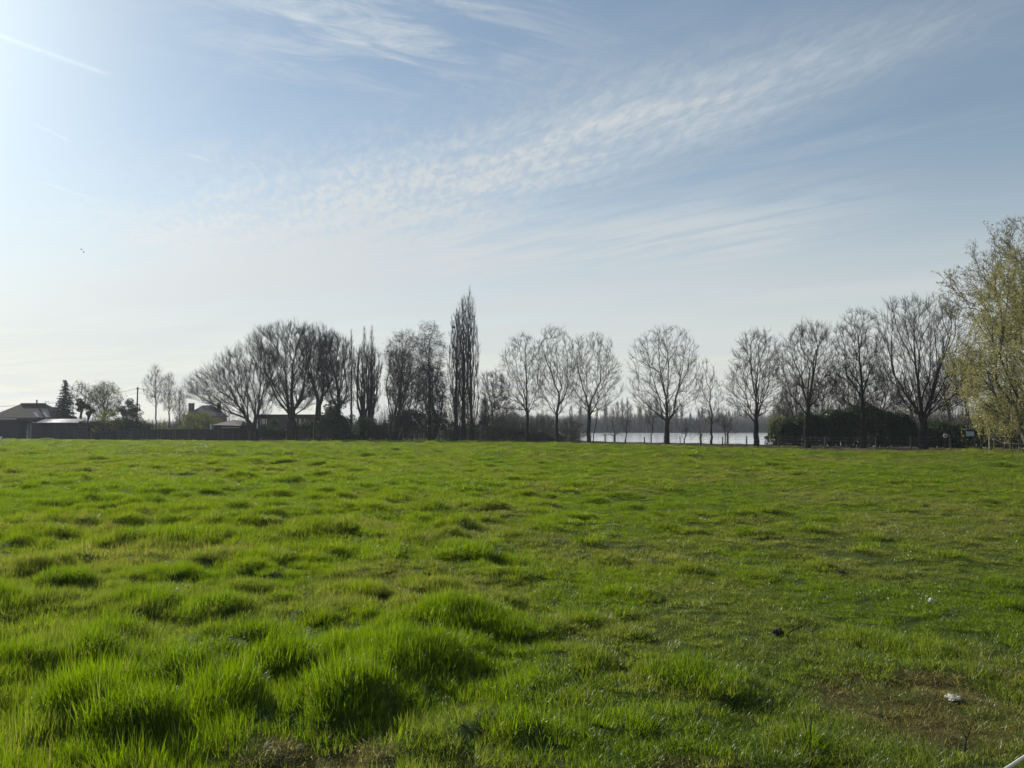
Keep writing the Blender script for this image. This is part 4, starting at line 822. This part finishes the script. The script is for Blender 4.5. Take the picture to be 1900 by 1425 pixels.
# white van behind the bushes
Y = 104.; t = empty('white_van', (0, 0, 0), 'partly hidden pale van parked between the ivy mass and the round bush', 'van')
x0, x1 = X(638, Y), X(662, Y); MB().poly([(x0,Y,.35),(x1-.2,Y,.35),(x1-.2,Y,1.0),(x1-.75,Y,1.15),(x1-1.05,Y,1.75),(x0,Y,1.8),(x0,Y+1.7,.35),(x1-.2,Y+1.7,.35),(x1-.2,Y+1.7,1.0),(x1-.75,Y+1.7,1.15),(x1-1.05,Y+1.7,1.75),(x0,Y+1.7,1.8)], [(0,1,2,3,4,5),(11,10,9,8,7,6),(0,6,7,1),(1,7,8,2),(2,8,9,3),(3,9,10,4),(4,10,11,5),(5,11,6,0)]).build('body', M['white'], t, .06)
MB().box(x0+.5, x1-1.1, Y-.012, Y+.01, 1.15, 1.6).build('window', M['glass'], t)
for a in (x0+.45, x1-.6): MB().tube([(a, Y-.03, .3), (a, Y+.18, .3)], .3, 14).build('wheel', M['plastic'], t)
for i, (a, c, z, lab) in enumerate(((700, 712, 1.0, 'low pale wall piece lit by the sun behind the fence left of the birches'), (664, 668, .7, 'short pale block beside the round bush'))):
    prop(MB().box(X(a, 100), X(c, 100), 100, 100.3, 0, z).build('garden_wall', M['slate'], None, .02), lab, 'wall')
# utility pole and lines
Y = 112.; t = empty('utility_pole', W(253, 808, Y)*[1, 1, 0], 'tall slim wooden utility pole with sagging lines left of the lone bare tree', 'pole')
zt = Z(718, Y); MB().tube([(0, 0, -.2), (0, 0, zt)], [.13, .09], 8).build('mast', M['bark'], t)
MB().box(-.06, .06, -.35, .35, zt-.35, zt-.25).build('crossarm', M['bark'], t)
for s_, z_ in ((-.3, -.22), (.3, -.22)): MB().tube([(0, s_, zt+z_-.05), (0, s_, zt+z_+.06)], .04, 6).build('insulator', M['white'], t)
for k, (s_, dz_) in enumerate(((-.3, 0), (.3, 0), (0, -.7))):
    pl = [(-28+56*i/40, s_ + (10 if i < 20 else 8)*abs(i-20)/20*0, zt-.22+dz_ - 1.7*(1-abs(abs(i-20)/20*2-1)**2)*.6 - (abs(i-20)/20)*(2.6 if i < 20 else 1.5)) for i in range(41)]
    MB().tube(pl, .012, 4).build('cable', M['plastic'], t)
# ------------------------------------------------------------------ wire fences along the field edge
def wire_fence(name, label, pts_, h, rp, wires, mp='timber', mw='wire', rw=.004, hs=None, seed=1, lean=.03):
    """pts_ = [(x, y)]: one post at each"""
    r = random.Random(seed); root = empty(name, (pts_[0][0], pts_[0][1], 0), label, 'fence'); o0 = Vector((pts_[0][0], pts_[0][1], 0)); tops = []
    for i, (x, y) in enumerate(pts_):
        z = float(H(x, y)); hh = h*(hs[i] if hs else r.uniform(.92, 1.08)); l = (r.gauss(0, lean), r.gauss(0, lean))
        p0 = Vector((x, y, z-.1))-o0; p1 = Vector((x+l[0], y+l[1], z+hh))-o0; k = r.uniform(.8, 1.2)
        MB().tube([p0, p0.lerp(p1, .5), p1], [rp*k, rp*k*.95, rp*k*.85], 7).build('post', M[mp], root); tops.append((p0, p1))
    for wf in wires:
        pl = []
        for i in range(len(tops)-1):
            a = tops[i][0].lerp(tops[i][1], wf); b_ = tops[i+1][0].lerp(tops[i+1][1], wf); sag = r.uniform(.02, .06)
            for k in range(4): t_ = k/4; q = a.lerp(b_, t_); q.z -= sag*4*t_*(1-t_); q.y -= rp; pl.append(q)
        MB().tube(pl, rw, 4).build('wire', M[mw], root)
    return root
pl = []
for i, ix in enumerate((55, 78, 104, 133, 166, 184, 200, 217, 240, 262, 290, 318, 347, 380, 410, 440, 470, 506, 530, 546, 572, 588, 602, 632, 655, 678, 705, 735, 765, 800, 835, 868, 900, 940)):
    iy = float(np.interp(ix, EX, EYp)); p = GP(ix, iy-1.0); pl.append((p[0], p[1]+.4))
wire_fence('wire_fence', 'thin post and wire fence along the left part of the field edge', pl, 1.25, .045, (.35, .62, .92), seed=3)
pl = []
for ix, iy in ((985,820.5),(1010,821),(1031,821.5),(1059,822.5),(1123,824.5),(1161,824),(1196,824),(1232,824.5),(1262,825.5),(1300,827),(1340,828),(1385,829),(1445,831),(1530,834),(1626,836),(1690,837),(1763,838.5),(1822,839)):
    p = GP(ix, iy); pl.append((p[0], p[1]))
wire_fence('wire_fence', 'low post and wire fence passing in front of the lake and the dark hedge', pl, 1.0, .06, (.45, .75, .97), seed=5, hs=[.9,.9,.9,1.05,1.05,.75,.75,.8,.8,.8,.8,.85,.95,.9,.95,.95,1.05,1.05], rw=.005)
# pale pole fence on the right
Y0 = 47.5; fx = [1842, 1861, 1873, 1887, 1902, 1921, 1944]; pl = [((ix-950)/F*Y, Y) for ix, Y in zip(fx, (48.5, 48, 47.6, 47.2, 46.8, 46.2, 45.5))]
wire_fence('pole_fence', 'pale slim pole fence with two slack tapes at the right edge', pl, 1.02, .032, (.62, .97), mp='palepost', mw='tape', rw=.028, seed=9, hs=[1.45, 1.0, 1.05, .98, 1.0, 1.02, 1.0], lean=.04)
# notice board
Y = 54.; p = W(1801, 838, Y); z0 = float(H(p[0], p[1])); t = empty('notice_board', (p[0], p[1], z0), 'small pale notice board with a thin roof strip in front of the dark hedge', 'sign')
zb, zt = Z(810, Y)-z0, Z(799.5, Y)-z0; w_ = 14/F*Y/2
for s_ in (-1, 1): MB().tube([(s_*(w_+.03), 0, -.2), (s_*(w_+.03), 0, zt+.12)], .028, 7).build('post', M['darkwood'], t)
pn = MB().box(-w_, w_, -.035, .015, zb, zt).build('panel', M['bluewhite'], t, .008)
MB().box(-w_, w_, -.05, -.036, zb-.0, zb+.03).box(-w_, w_, -.05, -.036, zt-.03, zt).build('frame', M['slate'], pn)
MB().poly([(-w_-.12, -.16, zt+.09), (w_+.12, -.16, zt+.09), (w_+.12, 0, zt+.17), (-w_-.12, 0, zt+.17), (w_+.12, .16, zt+.09), (-w_-.12, .16, zt+.09), (-w_-.12, -.16, zt+.07), (w_+.12, -.16, zt+.07), (w_+.12, .16, zt+.07), (-w_-.12, .16, zt+.07)], [(0,1,2,3),(3,2,4,5),(0,6,7,1),(5,4,8,9),(6,9,8,7),(0,3,5,9,6),(1,7,8,4,2)]).build('roof', M['timber'], t)
# ring
Y = 55.; p = W(1755, 838, Y); z0 = float(H(p[0], p[1])); t = empty('ring_sign', (p[0], p[1], z0), 'small pale ring on a thin dark post left of the notice board', 'lifebuoy')
zc = Z(808.5, Y)-z0; rr = 3.6/F*Y*.8; MB().tube([(0, .06, -.1), (0, .06, zc+.1)], .03, 7).build('post', M['darkwood'], t)
MB().tube([(math.cos(a*math.pi/12)*rr, 0, zc+math.sin(a*math.pi/12)*rr) for a in range(25)], .045, 7, False).build('ring', M['white'], t)
# stub post at the far left edge
p = GP(1, 822); prop(MB().box(-.1, .1, -.1, .1, -.1, .62).build('stone_post', M['white'], None, .02, (p[0], p[1], float(H(p[0], p[1])))), 'stubby pale post at the left end of the field edge', 'post')
# birds
def bird(loc, lab, rz):
    m_ = MB(); m_.tube([(-.22, 0, 0), (-.12, 0, .02), (.05, 0, .03), (.18, 0, .01), (.26, 0, 0)], [.01, .05, .07, .045, .01], 8)
    for s in (-1, 1): m_.poly([(-.06, 0, .04), (.10, 0, .04), (.06, s*.28, .16), (-.06, s*.27, .15), (-.16, s*.62, .06), (-.06, 0, .06), (.10, 0, .06), (.06, s*.28, .18), (-.06, s*.27, .17)], [(0,1,2,3),(3,2,4),(5,8,7,6),(8,4,7),(1,6,7,2),(2,7,4),(0,3,8,5),(3,4,8)])
    o = m_.build('bird', M['plastic'], None, 0, tuple(loc)); o.rotation_euler = (.1, 0, rz); prop(o, lab, 'bird', 'birds high over the gardens')
bird(W(155, 468, 150), 'tiny dark bird in the sky over the spruce, lower of two', .4); bird(W(151, 463, 165), 'tiny dark bird in the sky over the spruce, upper of two', 1.1)
# ------------------------------------------------------------------ small things in the grass
def gpt(ix, iy): p = GP(ix, iy); return np.array((p[0], p[1], float(H(p[0], p[1]))))
def clod(ix, iy, s, seed, mat, name, lab, cat, h=.8, amp=.35):
    import bmesh
    bm = bmesh.new(); bmesh.ops.create_icosphere(bm, subdivisions=4, radius=1); r = np.random.default_rng(seed)
    for v in bm.verts:
        n = float(vn(v.co.x*1.0+seed, v.co.y+v.co.z*1.7, .45))-.5 + (float(vn(v.co.x*1.0+v.co.z, v.co.y-seed, .16))-.5)*.7; v.co *= 1+amp*n*2
        v.co = Vector((v.co.x*s, v.co.y*s*.8, v.co.z*s*h))
    me = bpy.data.meshes.new(name); bm.to_mesh(me); bm.free(); me.polygons.foreach_set('use_smooth', [amp < .5]*len(me.polygons)); me.materials.append(M[mat])
    p = gpt(ix, iy); return prop(link(name, me, None, None, (p[0], p[1], p[2]+s*h*.35+.025)), lab, cat)
clod(1444, 1184, .04, 2, 'soil', 'molehill_clod', 'dark rounded clod standing in the grass beside a bare stick', 'clod')
clod(1561, 1072, .04, 5, 'soil', 'dark_clod', 'small flat dark clod in the short grass upper right of the stick', 'clod', .5)
clod(1768, 1302, .036, 8, 'paper', 'crumpled_paper', 'crumpled white scrap lying on the worn brown ground', 'litter', .35, .75)
clod(1729, 1131, .028, 9, 'paper', 'white_scrap', 'tiny white scrap in the short grass on the right', 'litter', .5, .8)
p0, p1, p2, p3 = gpt(1462, 1192), gpt(1490, 1191), gpt(1507, 1199), gpt(1513, 1210)
prop(MB().tube([p0+[0,0,.06], p1+[0,0,.11], p2+[0,0,.09], p3+[0,0,.03]], [.004, .006, .005, .003], 7).tube([p2+[0,0,.09], p2+[.07,.03,.12]], [.005, .002], 5).build('fallen_stick', M['twig'], None), 'thin bent dark stick lying right of the rounded clod', 'stick')
a = gpt(1788, 1405); prop(MB().tube([a, a+[.01, 0, .07], a+[.045, .01, .14]], [.007, .006, .004], 7).tube([a+[.018, 0, .09], a+[.0, 0, .125]], [.004, .002], 5).build('upright_stick', M['twig'], None), 'short dark stick stuck upright in the worn ground', 'stick')
for i, (ix, iy) in enumerate(((1500, 1388), (1508, 1392))):
    a = gpt(ix, iy); prop(MB().tube([a, a+[-.01, 0, .07], a+[-.015+.02*i, .01, .13]], [.004, .003, .0015], 6).build('dry_stalk', M['twig'], None), ['dark dry stalk poking up from the worn ground, left of a pair', 'dark dry stalk poking up from the worn ground, right of a pair'][i], 'stalk', 'dry stalks on the worn ground')
# rope crossing the bottom right corner
c0 = W(1858, 1432, 2.6); c1 = W(1910, 1398, 2.75); d = (c1-c0)
prop(MB().tube([c0-d*3-[0,0,.02], c0-d, c0, c1, c1+d, c1+d*4], .0055, 8).build('fence_cord', M['tape'], None), 'white cord crossing the bottom right corner', 'cord')
# daisies
def daisy(): 
    m_ = MB(); m_.tube([(0,0,0), (.004,0,.05)], .0012, 4)
    for k in range(11):
        a = 2*math.pi*k/11; c, s = math.cos(a), math.sin(a); m_.poly([(c*.004, s*.004, .051), (c*.013-s*.0035, s*.013+c*.0035, .053), (c*.019, s*.019, .055), (c*.013+s*.0035, s*.013-c*.0035, .053)], [(0,1,2,3)])
    me = bpy.data.meshes.new('daisy'); me.from_pydata(m_.v, [], m_.f); me.materials.append(M['petal']); return me
DL = {1222: 'in the tight cluster at mid-field, left of two', 1302: 'in the tight cluster at mid-field, right of two', 1665: 'in the long scatter before the thickest tree', 1725: 'in the right half of the long scatter', 1790: 'straggling right of the long scatter',
      1430: 'in the open grass between the tight clusters and the small clod', 1700: 'close above the tiny white scrap', 1540: 'far out in the grass behind the long scatter', 1290: 'alone in the grass beyond the tight clusters', 915: 'in the grass below the tall poplars',
      1610: 'between the rounded clod and the tiny white scrap', 1330: 'in the grass left of the rounded clod', 1880: 'at the right edge of the field'}
dm = daisy(); r_ = random.Random(12); ds = []
for (cx, cy, n, sx, sy) in ((1222,976,9,14,4),(1302,974,8,14,3),(1665,990,16,60,9),(1725,995,10,40,8),(1790,1000,5,40,12),(1430,1040,5,120,20),(1700,1130,4,60,12),(1540,960,4,200,15),(1290,920,3,200,10),(915,958,2,60,6),(1610,1130,5,100,25),(1330,1120,5,90,30),(1880,980,4,20,6)):
    for _ in range(n): ds.append((min(1893, cx+r_.gauss(0, sx*.6)), cy+r_.gauss(0, sy*.6), cx))
for i, (ix, iy, cy) in enumerate(ds):
    p = gpt(ix, iy); o = bpy.data.objects.new('daisy', dm); COL.objects.link(o); o.location = (p[0], p[1], p[2]+.02+r_.random()*.02); k = r_.uniform(.42, .7); o.scale = (k, k, k*1.2); o.rotation_euler = (r_.uniform(.15, .7), r_.uniform(-.3, .3), r_.uniform(-.5, .5))
    prop(o, 'tiny white daisy ' + DL[cy], 'daisy', 'daisies dotted over the right half of the field')
# ------------------------------------------------------------------ haze
m = newmat('haze'); nt = m.node_tree; pv = nt.nodes.new('ShaderNodeVolumePrincipled'); pv.inputs['Density'].default_value = HAZE; pv.inputs['Color'].default_value = (.80, .88, 1.0, 1); pv.inputs['Anisotropy'].default_value = .30
mo = nt.nodes.new('ShaderNodeOutputMaterial'); nt.links.new(pv.outputs[0], mo.inputs['Volume'])
o = MB().box(-620, 620, -620, 620, -2.7, 26).build('haze', m, None); prop(o, 'thin pale air haze over the whole field', None, None, 'stuff')
